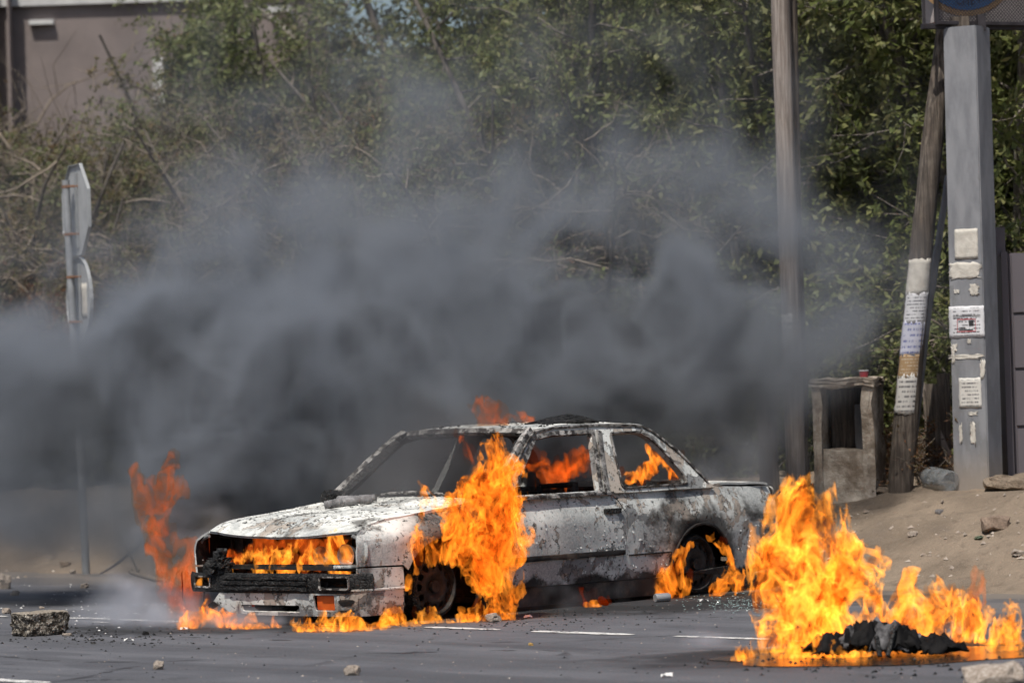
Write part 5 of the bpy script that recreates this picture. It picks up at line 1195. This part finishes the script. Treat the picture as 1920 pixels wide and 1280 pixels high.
# at the front wheel, outside the fender and the door
def car_side(off): return lambda X, Y, Z: (X*S_N[0]+Y*S_N[1])-S_0-off
_sn = CAR_M.to_3x3() @ Vector((0, 1, 0)); S_N = (_sn.x, _sn.y); S_0 = float(_sn.dot(L(0, .80, 0)))
y0 = 23.45
flame('tall orange flame over the front wheel and the door edge of the car', [
    T(y0, (912, 1145), (918, 1010), 26, 46), T(y0, (908, 1010), (918, 930), 54, 48), T(y0+.1, (925, 930), (925, 850), 46, 16), T(y0, (872, 990), (808, 942), 38, 20), T(y0, (850, 955), (790, 928), 24, 8), T(y0, (850, 1000), (815, 985), 26, 12), T(y0, (945, 1000), (955, 900), 26, 14),
    T(y0, (930, 1110), (975, 1090), 28, 12), T(y0, (766, 1092), (785, 1042), 5, 10), T(y0, (790, 1036), (806, 1000), 9, 4), T(y0, (812, 1026), (880, 1018), 8, 22), T(y0, (915, 1120), (935, 1140), 28, 20), T(y0, (850, 960), (890, 890), 20, 12)], 5, 'mid', spacing=.042, thick=.0060, swirl=.080, ragged=.085, h=.0065, floor=.0, clip=car_side(.03))
flame('low flame licking the asphalt under the front wheel', [T(23.35, (735, 1170), (850, 1163), 9, 10), T(23.35, (850, 1163), (900, 1150), 9, 12), T(23.35, (810, 1160), (822, 1142), 7, 2), T(23.35, (845, 1158), (860, 1140), 7, 2), T(23.35, (770, 1166), (776, 1152), 6, 2)], 6, 'hot', h=.0062, spacing=.036, thick=.0062, swirl=.045, ragged=.05, floor=.0, core=.03)
# nose
def nose(px, py, x): return L(*CL(px, py, 0, x))
def TN(x, a, b, r0, r1): return (tuple(nose(*a, x)), tuple(nose(*b, x)), r0/290, r1/290)
flame('bright flame filling the grille opening of the car', [TN(.63, (450, 1064), (475, 1042), 12, 8), TN(.63, (485, 1064), (510, 1030), 16, 8), TN(.63, (530, 1066), (550, 1026), 18, 9), TN(.63, (560, 1066), (590, 1052), 14, 10), TN(.63, (600, 1066), (585, 1040), 12, 6), TN(.63, (632, 1064), (642, 1022), 16, 12), TN(.63, (650, 1024), (668, 1012), 10, 4), TN(.63, (620, 1020), (600, 1010), 6, 3)], 8, 'hot', h=.006, spacing=.034, thick=.0058, swirl=.055, ragged=.07, core=.035)
flame('dull red flame under the front edge of the bonnet', [TN(.56, (430, 1040), (520, 1022), 18, 20), TN(.56, (520, 1022), (640, 1018), 20, 18), TN(.56, (480, 1050), (600, 1045), 18, 18)], 28, 'dim', h=.010, spacing=.06, thick=.012, swirl=.06, ragged=.05, core=.02)
flame('small flame in the far lamp opening of the bumper', [TN(.80, (374, 1092), (376, 1080), 8, 7), TN(.80, (396, 1092), (394, 1080), 7, 6)], 9, 'hot', h=.007, spacing=.05, thick=.010, swirl=.02, ragged=.03, core=.02)
flame('flame behind the broken end of the valance', [TN(.66, (385, 1145), (382, 1115), 14, 10), TN(.66, (425, 1140), (425, 1112), 10, 9), TN(.70, (400, 1112), (470, 1108), 4, 3), TN(.66, (400, 1150), (430, 1150), 12, 12)], 10, 'mid', h=.008, spacing=.06, thick=.012, swirl=.03, ragged=.05, core=.02)
yg = 22.85
flame('low flames on the asphalt under the front bumper', [T(yg, (560, 1186), (580, 1165), 10, 9), T(yg, (580, 1185), (640, 1175), 12, 12), T(yg, (640, 1178), (650, 1160), 10, 7), T(yg, (660, 1176), (720, 1166), 10, 8), T(yg+.2, (720, 1165), (750, 1160), 8, 5), T(yg, (545, 1162), (552, 1172), 4, 5), T(yg, (600, 1172), (606, 1150), 9, 2), T(yg+.1, (560, 1184), (720, 1172), 9, 9), T(yg+.3, (720, 1170), (790, 1164), 8, 7), T(yg, (565, 1180), (568, 1156), 8, 2), T(yg, (625, 1172), (634, 1152), 9, 2), T(yg, (690, 1168), (700, 1150), 8, 2), T(yg+.1, (725, 1166), (738, 1150), 7, 2)], 11, 'hot', h=.0062, spacing=.036, thick=.0062, swirl=.05, ragged=.055, floor=.0, core=.03)
yg = 23.6
flame('low flames on the asphalt under the far front corner of the car', [T(yg, (345, 1172), (400, 1165), 10, 12), T(yg, (400, 1165), (440, 1160), 14, 10), T(yg, (440, 1170), (500, 1168), 8, 5), T(yg, (435, 1165), (440, 1145), 12, 8), T(yg, (510, 1168), (530, 1165), 6, 4), T(yg-.2, (430, 1172), (545, 1176), 7, 6), T(yg, (380, 1165), (386, 1135), 12, 3), T(yg, (415, 1160), (420, 1132), 12, 3), T(yg, (470, 1168), (476, 1155), 6, 2)], 12, 'mid', h=.0065, spacing=.040, thick=.0068, swirl=.05, ragged=.06, floor=.0, core=.03)
yf = 24.7
flame('ragged red flame rising beside the far front wing', [T(yf, (350, 1150), (330, 1090), 26, 32), T(yf, (335, 1090), (355, 1050), 26, 16), T(yf, (315, 1100), (300, 1040), 18, 12), T(yf, (300, 1040), (285, 985), 10, 14)], 13, 'veiled', h=.010, spacing=.07, thick=.010, swirl=.08, ragged=.10, floor=.0, core=.02)
flame('torn red flame hanging in the smoke above the far front wing', [T(yf+.2, (285, 985), (282, 930), 20, 24), T(yf+.2, (290, 925), (325, 885), 22, 16), T(yf+.2, (275, 960), (266, 900), 12, 8), T(yf+.2, (335, 910), (352, 868), 12, 4), T(yf+.2, (300, 950), (310, 900), 14, 12)], 27, 'veiled', h=.010, spacing=.07, thick=.008, swirl=.10, ragged=.12, core=.03)
# cabin
def TC(yv, a, b, r0, r1): return (tuple(L(*CL(*a, 1, yv))), tuple(L(*CL(*b, 1, yv))), r0/285, r1/285)
flame('flame inside the cabin behind the rear side window', [TC(.42, (1165, 890), (1225, 880), 10, 12), TC(.42, (1225, 880), (1265, 878), 12, 12), TC(.42, (1240, 875), (1215, 835), 10, 10), TC(.42, (1260, 890), (1285, 897), 12, 9), TC(.42, (1215, 835), (1200, 815), 8, 5), TC(.3, (1160, 885), (1160, 870), 8, 5)], 14, 'mid', h=.0075, spacing=.045, thick=.0075, swirl=.05, ragged=.06, core=.03)
flame('dull flame low inside the cabin behind the door window', [TC(.25, (1050, 920), (1075, 890), 16, 14), TC(.25, (1068, 885), (1070, 865), 10, 6), TC(.3, (1115, 900), (1122, 885), 8, 5), TC(.1, (1000, 880), (1110, 870), 26, 24)], 15, 'dim', h=.011, spacing=.09, thick=.009, swirl=.08, ragged=.09, core=.03)
flame('red flame curling above the windscreen header', [T(25.2, (905, 790), (925, 755), 22, 22), T(25.2, (940, 795), (965, 785), 14, 10), T(25.2, (915, 750), (905, 728), 14, 5), T(25.2, (955, 775), (975, 768), 10, 3)], 16, 'dim', h=.011, spacing=.09, thick=.008, swirl=.08, ragged=.10, core=.03)
flame('faint flame inside the windscreen opening', [TC(.1, (880, 850), (940, 835), 16, 14), TC(.1, (850, 830), (900, 845), 8, 8)], 17, 'dim', h=.011, spacing=.09, thick=.009, swirl=.08, ragged=.08, core=.03)
flame('wisp of flame on the rear pillar of the car', [TC(.2, (1268, 850), (1282, 870), 4, 5), TC(.2, (1282, 868), (1296, 885), 4, 3)], 22, 'dim', h=.008, spacing=.05, thick=.009, swirl=.03, ragged=.04, core=.02)
# rear wheel
yr = 25.35
flame('flame at the forward side of the rear wheel', [T(yr, (1245, 1105), (1262, 1080), 12, 14), T(yr, (1270, 1108), (1275, 1075), 10, 12), T(yr, (1265, 1075), (1282, 1030), 8, 5), T(yr, (1240, 1098), (1236, 1078), 8, 4)], 18, 'mid', h=.0065, spacing=.040, thick=.0066, swirl=.06, ragged=.07, floor=.0, core=.03)
flame('flame rimming the rear arch and trailing behind the rear wheel', [T(yr+.1, (1325, 1002), (1350, 1022), 5, 6), T(yr+.1, (1350, 1020), (1366, 1050), 7, 9), T(yr+.1, (1355, 1098), (1372, 1062), 10, 12), T(yr+.1, (1385, 1100), (1390, 1065), 10, 9), T(yr+.1, (1385, 1104), (1435, 1100), 6, 5)], 19, 'mid', h=.0065, spacing=.040, thick=.0066, swirl=.05, ragged=.055, floor=.0, core=.03)
flame('thin line of fire on the asphalt under the door', [T(24.6, (1098, 1132), (1140, 1124), 3, 4)], 20, 'mid', h=.006, spacing=.05, thick=.010, swirl=.01, ragged=.02, floor=.0, core=.01)
# burning heap
yh = 19.75
flame('tall yellow and orange flame rising from the burning heap', [
    T(yh, (1470, 1225), (1500, 1150), 36, 54), T(yh+.2, (1555, 1205), (1560, 1130), 40, 48), T(yh, (1500, 1150), (1500, 1040), 58, 62), T(yh, (1570, 1120), (1580, 1020), 44, 34), T(yh, (1490, 1040), (1475, 950), 56, 36), T(yh, (1470, 950), (1463, 876), 24, 8), T(yh, (1500, 930), (1520, 890), 14, 3),
    T(yh, (1550, 1010), (1545, 940), 42, 28), T(yh, (1580, 1010), (1590, 950), 24, 14), T(yh, (1445, 1040), (1430, 990), 26, 12), T(yh, (1600, 1080), (1630, 1030), 24, 10), T(yh-.3, (1400, 1235), (1440, 1215), 8, 14), T(yh+.3, (1620, 1190), (1650, 1145), 26, 18)], 3, 'hot', h=.0075, spacing=.048, thick=.0068, swirl=.095, ragged=.10, floor=.0, core=.05)
flame('broad yellow flame on the far side of the burning heap', [
    T(yh+.35, (1680, 1195), (1690, 1150), 34, 32), T(yh+.35, (1740, 1195), (1760, 1140), 36, 32), T(yh+.35, (1760, 1135), (1748, 1100), 22, 4), T(yh+.35, (1810, 1200), (1820, 1168), 32, 24), T(yh+.2, (1870, 1208), (1880, 1192), 20, 14), T(yh+.1, (1900, 1212), (1916, 1204), 13, 7), T(yh+.35, (1690, 1130), (1712, 1105), 16, 5), T(yh+.2, (1880, 1185), (1888, 1162), 9, 2), T(yh+.35, (1800, 1160), (1812, 1135), 16, 3)], 4, 'hot', h=.0072, spacing=.045, thick=.0066, swirl=.08, ragged=.085, floor=.0, core=.045)
flame('low flames along the road side of the burning heap', [
    T(yh-.45, (1390, 1242), (1480, 1244), 9, 12), T(yh-.45, (1480, 1242), (1560, 1246), 14, 13), T(yh-.5, (1560, 1248), (1640, 1247), 11, 9), T(yh-.5, (1650, 1246), (1740, 1242), 9, 10), T(yh-.5, (1620, 1244), (1626, 1216), 8, 2), T(yh-.5, (1735, 1240), (1740, 1210), 8, 2), T(yh-.45, (1560, 1240), (1556, 1206), 9, 2), T(yh-.4, (1750, 1236), (1830, 1228), 8, 9), T(yh-.45, (1590, 1240), (1598, 1215), 7, 2), T(yh-.45, (1690, 1240), (1696, 1212), 8, 2), T(yh-.4, (1540, 1230), (1530, 1200), 9, 3), T(yh-.4, (1350, 1241), (1400, 1239), 4, 7), T(yh-.4, (1840, 1222), (1900, 1212), 8, 9), T(yh-.4, (1500, 1235), (1505, 1205), 9, 3), T(yh-.4, (1780, 1230), (1786, 1206), 8, 2)], 7, 'hot', h=.007, spacing=.040, thick=.0064, swirl=.055, ragged=.065, floor=.004, core=.035)
flame('faint red wisp of flame above the far side of the heap', [T(yh+.5, (1820, 1110), (1828, 1085), 18, 10), T(yh+.5, (1800, 1120), (1840, 1120), 8, 6)], 21, 'dim', h=.011, spacing=.09, thick=.006, swirl=.06, ragged=.08, core=.06)
# ------------------------------------------------------------------ smoke
def smoke_object(name, label, lo, hi, h, dens, mat):
    """A cloud whose density is laid out on a grid and turned into a volume by geometry nodes."""
    n = [int(round((b-a)/h))+1 for a, b in zip(lo, hi)]; hi = [a+(k-1)*h for a, k in zip(lo, n)]
    g = np.meshgrid(*[(lo[i]+np.arange(n[i])*h).astype(np.float32) for i in range(3)], indexing='ij')
    D = np.clip(dens(*g), 0, None).astype(np.float32)
    for a in range(3):
        for q in (0, -1): s = [slice(None)]*3; s[a] = q; D[tuple(s)] = 0
    me = bpy.data.meshes.new(name); me.vertices.add(D.size); me.vertices.foreach_set('co', np.zeros(D.size*3, np.float32))
    at_ = me.attributes.new('density', 'FLOAT', 'POINT'); at_.data.foreach_set('value', D.ravel()); me.materials.append(mat); me.update()
    o = tag(link(bpy.data.objects.new(name, me)), label, None, None, 'stuff')
    gt = bpy.data.node_groups.new(name, 'GeometryNodeTree'); gt.interface.new_socket('Geometry', in_out='INPUT', socket_type='NodeSocketGeometry'); gt.interface.new_socket('Geometry', in_out='OUTPUT', socket_type='NodeSocketGeometry')
    N = gt.nodes; Lk = gt.links.new; gi = N.new('NodeGroupInput'); go = N.new('NodeGroupOutput')
    vc = N.new('GeometryNodeVolumeCube'); vc.inputs['Min'].default_value = lo; vc.inputs['Max'].default_value = hi
    for i, k in enumerate(('Resolution X', 'Resolution Y', 'Resolution Z')): vc.inputs[k].default_value = n[i]
    ps = N.new('GeometryNodeInputPosition'); sx = N.new('ShaderNodeSeparateXYZ'); Lk(ps.outputs[0], sx.inputs[0])
    def mth(op, a, b):
        m = N.new('ShaderNodeMath'); m.operation = op
        for k, v in enumerate((a, b)):
            if isinstance(v, (int, float)): m.inputs[k].default_value = v
            else: Lk(v, m.inputs[k])
        return m.outputs[0]
    ids = [mth('ROUND', mth('DIVIDE', mth('SUBTRACT', sx.outputs[i], float(lo[i])), (hi[i]-lo[i])/(n[i]-1)), 0.0) for i in range(3)]
    idx = mth('ADD', mth('MULTIPLY', ids[0], float(n[1]*n[2])), mth('ADD', mth('MULTIPLY', ids[1], float(n[2])), ids[2]))
    si = N.new('GeometryNodeSampleIndex'); si.data_type = 'FLOAT'; si.domain = 'POINT'; Lk(gi.outputs[0], si.inputs[0]); na = N.new('GeometryNodeInputNamedAttribute'); na.data_type = 'FLOAT'; na.inputs[0].default_value = 'density'
    Lk(na.outputs[0], si.inputs['Value']); Lk(idx, si.inputs['Index']); Lk(si.outputs[0], vc.inputs['Density'])
    sm = N.new('GeometryNodeSetMaterial'); sm.inputs['Material'].default_value = mat; Lk(vc.outputs[0], sm.inputs[0]); Lk(sm.outputs[0], go.inputs[0])
    md = o.modifiers.new('smoke', 'NODES'); md.node_group = gt
    return o
def smoke_mat(name, col, k, aniso=.2, soot=None):
    t = NT(name); a = t.n('Attribute', attribute_name='density')
    if soot is not None: col = t.mix(t.ramp(a.outputs['Fac'], 2.2, 8.0), col, soot)      # fresh smoke carries more soot
    v = t.n('VolumePrincipled', {'Color': col, 'Density': t.math('MULTIPLY', a.outputs['Fac'], k), 'Anisotropy': aniso}); v.inputs['Density Attribute'].default_value = ''
    t.t.links.new(v.outputs[0], t.out.inputs['Volume']); return t.m
M['smoke'] = smoke_mat('dark_smoke', (.45, .485, .54), 1.0, .2, (.11, .11, .115)); M['smoke_cabin'] = smoke_mat('cabin_smoke', (.26, .26, .27), 1.0); M['smoke_pale'] = smoke_mat('pale_smoke', (.80, .83, .90), 1.0)
# puffs: pixel, depth, radius in metres, density
PUFFS = [(480, 850, 26.2, .62, 8.5), (560, 800, 26.4, .72, 7.5), (420, 930, 25.9, .42, 6.0), (640, 860, 26.6, .60, 8.0), (520, 900, 25.9, .4, 7.0), (380, 800, 26.6, .60, 5.0), (700, 760, 27.2, .8, 4.4), (800, 700, 27.6, .85, 3.8), (900, 760, 27.6, .8, 4.0), (330, 900, 26.2, .45, 4.5), (240, 850, 26.8, .62, 3.2),
         (560, 670, 27.2, .75, 3.2), (700, 640, 27.6, .75, 2.8), (880, 660, 28.0, .78, 3.0), (1050, 690, 28.0, .75, 3.0), (1180, 700, 27.9, .8, 3.2), (1290, 770, 27.8, .58, 2.6), (1370, 820, 27.8, .38, 1.5), (1250, 670, 27.8, .66, 2.2), (1080, 740, 27.8, .8, 3.2), (1000, 570, 28.2, .75, 1.3), (1160, 590, 28.2, .65, 1.2), (1370, 660, 27.7, .62, 1.8), (1440, 560, 27.6, .55, 1.2), (1360, 480, 28.0, .7, .8), (1440, 690, 27.4, .40, 1.0),
         (400, 640, 27.2, .75, 2.4), (280, 720, 27.0, .75, 2.4), (150, 790, 27.4, .75, 2.2), (40, 820, 27.6, .65, 2.0), (-90, 810, 27.8, .8, 1.6), (120, 840, 27.2, .45, 2.0), (215, 910, 26.9, .40, 1.4), (60, 730, 27.8, .65, 1.0), (520, 560, 27.8, .7, 1.2), (740, 530, 28.4, .75, .9), (600, 460, 28.4, .7, .45), (1000, 480, 28.6, .8, .55), (1260, 460, 28.4, .7, .5), (850, 380, 28.8, 1.0, .22), (1300, 330, 28.6, .8, .26), (300, 560, 27.8, .6, .8), (480, 240, 29, 1.2, .09), (1540, 620, 27.6, .5, .5), (1570, 480, 27.8, .6, .35), (1600, 350, 28.0, .6, .15), (700, 260, 29.0, 1.5, .09), (1000, 320, 29.0, 1.4, .09)]
VEIL = [(150, 800, 27.2, 1.0, .75), (50, 760, 27.4, .9, .7), (-80, 800, 27.6, 1.2, .8), (300, 620, 27.6, 1.1, .30), (520, 460, 28.0, 1.2, .20), (800, 400, 28.4, 1.3, .17), (1080, 420, 28.4, 1.2, .17), (1300, 420, 28.0, 1.0, .2), (1470, 560, 27.4, .8, .40), (1455, 690, 27.2, .45, .55), (1600, 560, 27.4, .8, .26), (1560, 420, 27.6, .8, .20), (1330, 200, 28.4, .8, .10), (140, 900, 27.0, .42, .9), (140, 1000, 27.2, .3, .5), (500, 220, 29, 1.9, .07), (1000, 220, 29, 1.9, .09), (1350, 240, 28.6, 1.3, .09), (130, 700, 27.4, .7, .4)]
def smoke_density(X, Y, Z):
    n1 = Noise(61); n2 = Noise(62); k = 2
    c = (slice(None, None, k),)*3
    def low(f):
        A = f(X[c], Y[c], Z[c]); pad = [(0, 1)]*3; return enlarge(np.pad(A, pad, mode='edge'), k, X.shape)
    wx = low(lambda x, y, z: n1.fbm(x*.9, y*.9, z*.9, 2))*.38; wz = low(lambda x, y, z: n2.fbm(x*.9+7, y*.9, z*.9, 2))*.38
    wx = wx+low(lambda x, y, z: n2.fbm(x*2.6, y*2.6, z*2.6, 2))*.12; wz = wz+low(lambda x, y, z: n1.fbm(x*2.6+3, y*2.6, z*2.6, 2))*.12
    x = X+wx; y = Y+wz*.7; z = Z+wz; D = np.zeros(X.shape, np.float32)
    for px, py, Yd, r, d in PUFFS:
        p = W(px, py, Yd); q = ((x-p.x)**2+((y-p.y)*1.0)**2+(z-p.z)**2)/(r*r); m = q < 3.2; D[m] += d*np.exp(-q[m]*1.35)
    V_ = np.zeros(X.shape, np.float32)
    for px, py, Yd, r, d in VEIL:
        p = W(px, py, Yd); q = ((x-p.x)**2+((y-p.y)*1.4)**2+(z-p.z)**2)/(r*r); V_ += d*np.exp(-q*1.35)
    b = n1.fbm(x*1.7, y*1.7, z*1.5, 4, .55); b2 = n2.fbm(x*4.5, y*4.5, z*4, 2, .5)
    D *= np.clip(.66+1.45*b+.50*b2, .06, 2.6); D += V_*np.clip(.7+1.3*b+.4*b2, .05, 2.2)
    D = np.maximum(D-.40*np.clip(.35-1.5*b-.5*b2, 0, 1)*sstep(1.5, 2.6, Z), D*.12)      # ragged upper edge
    s = X*ROAD_N.x+Y*ROAD_N.y
    lx = (X-CAR_X)*math.cos(CAR_YAW)+(Y-CAR_Y)*math.sin(CAR_YAW); ly = -(X-CAR_X)*math.sin(CAR_YAW)+(Y-CAR_Y)*math.cos(CAR_YAW)
    near = np.maximum(sstep(.15, -.75, ly), sstep(26.1, 27.1, Y)*sstep(.8, 1.5, X)); near = np.where(lx > .9, np.maximum(near, .0+sstep(23.9, 25.3, Y)), near)
    return D*near*.95-.01
smoke_object('smoke', 'thick grey smoke billowing behind the burning car', (-5.3, 24.2, .0), (4.0, 31.2, 4.9), .065, smoke_density, M['smoke'])
def cabin_density(X, Y, Z):
    n1 = Noise(71); D = np.zeros(X.shape, np.float32)
    for a, y_, r, d in (((800, 870), -.1, .42, 3.2), ((880, 850), -.1, .38, 2.2), ((1040, 870), -.2, .36, 2.2), ((700, 900), -.3, .30, 2.0), ((1180, 850), -.1, .32, 1.4), ((760, 905), .2, .22, 1.5)):
        p = L(*CL(*a, 1, y_)); q = ((X-p.x)**2+(Y-p.y)**2+(Z-p.z)**2)/r**2; D += d*np.exp(-q*1.5)
    return D*np.clip(.7+1.2*n1.fbm(X*3, Y*3, Z*3, 4), 0, 2)-.08
smoke_object('cabin_smoke', 'grey smoke rolling through the cabin and over the cowl of the car', (-1.3, 23.8, .55), (1.6, 26.6, 1.75), .045, cabin_density, M['smoke_cabin'])
def ground_density(X, Y, Z):
    n1 = Noise(81); D = np.zeros(X.shape, np.float32); wx = n1.fbm(X*2.2, Y*2.2, Z*2.2, 3)*.14; x = X+wx; z = Z+wx*.5
    for a, Yd, rx, rz, d in (((300, 1165), 24.0, .42, .13, 4.0), ((400, 1180), 23.7, .45, .09, 3.4), ((240, 1140), 24.3, .24, .16, 3.0), ((215, 1115), 24.4, .15, .14, 2.2), ((480, 1186), 23.3, .4, .06, 2.0), ((1010, 1136), 24.0, .24, .10, .55), ((1070, 1126), 24.1, .22, .10, .45), ((1190, 1105), 24.6, .22, .12, .4), ((1305, 1215), 20.3, .10, .08, 3.0), ((1290, 1232), 20.1, .12, .05, 2.6), ((350, 1020), 24.9, .28, .3, 1.2)):
        p = W(*a, Yd); q = ((x-p.x)**2+(Y-p.y)**2)/rx**2+(z-p.z)**2/rz**2; D += d*np.exp(-q*1.4)
    return D*1.5*np.clip(.6+1.5*n1.fbm(x*4.5, Y*4.5, z*5.5, 4, .6), 0, 2.2)-.12
smoke_object('pale_smoke', 'thin pale smoke creeping over the asphalt round the fire', (-3.4, 19.6, .0), (1.6, 25.5, .85), .05, ground_density, M['smoke_pale'])
def boot_density(X, Y, Z):
    n1 = Noise(91); D = np.zeros(X.shape, np.float32); w_ = n1.fbm(X*1.6, Y*1.6, Z*1.6, 3)*.2; x = X+w_; z = Z+w_*.6
    for a, Yd, r, d in (((1390, 850), 27.3, .34, 1.1), ((1340, 870), 27.2, .26, 1.0), ((1440, 810), 27.4, .32, .6), ((1330, 820), 27.4, .3, .7), ((1470, 880), 27.3, .2, .5)):
        p = W(*a, Yd); D += d*np.exp(-((x-p.x)**2+(Y-p.y)**2+(z-p.z)**2)/r**2*1.4)
    return D*np.clip(.7+1.2*n1.fbm(x*3, Y*3, z*3, 4), 0, 2)-.06
smoke_object('pale_smoke', 'pale bluish smoke drifting behind the boot of the car', (.7, 26.6, .3), (2.8, 28.2, 1.8), .05, boot_density, M['smoke_pale'])
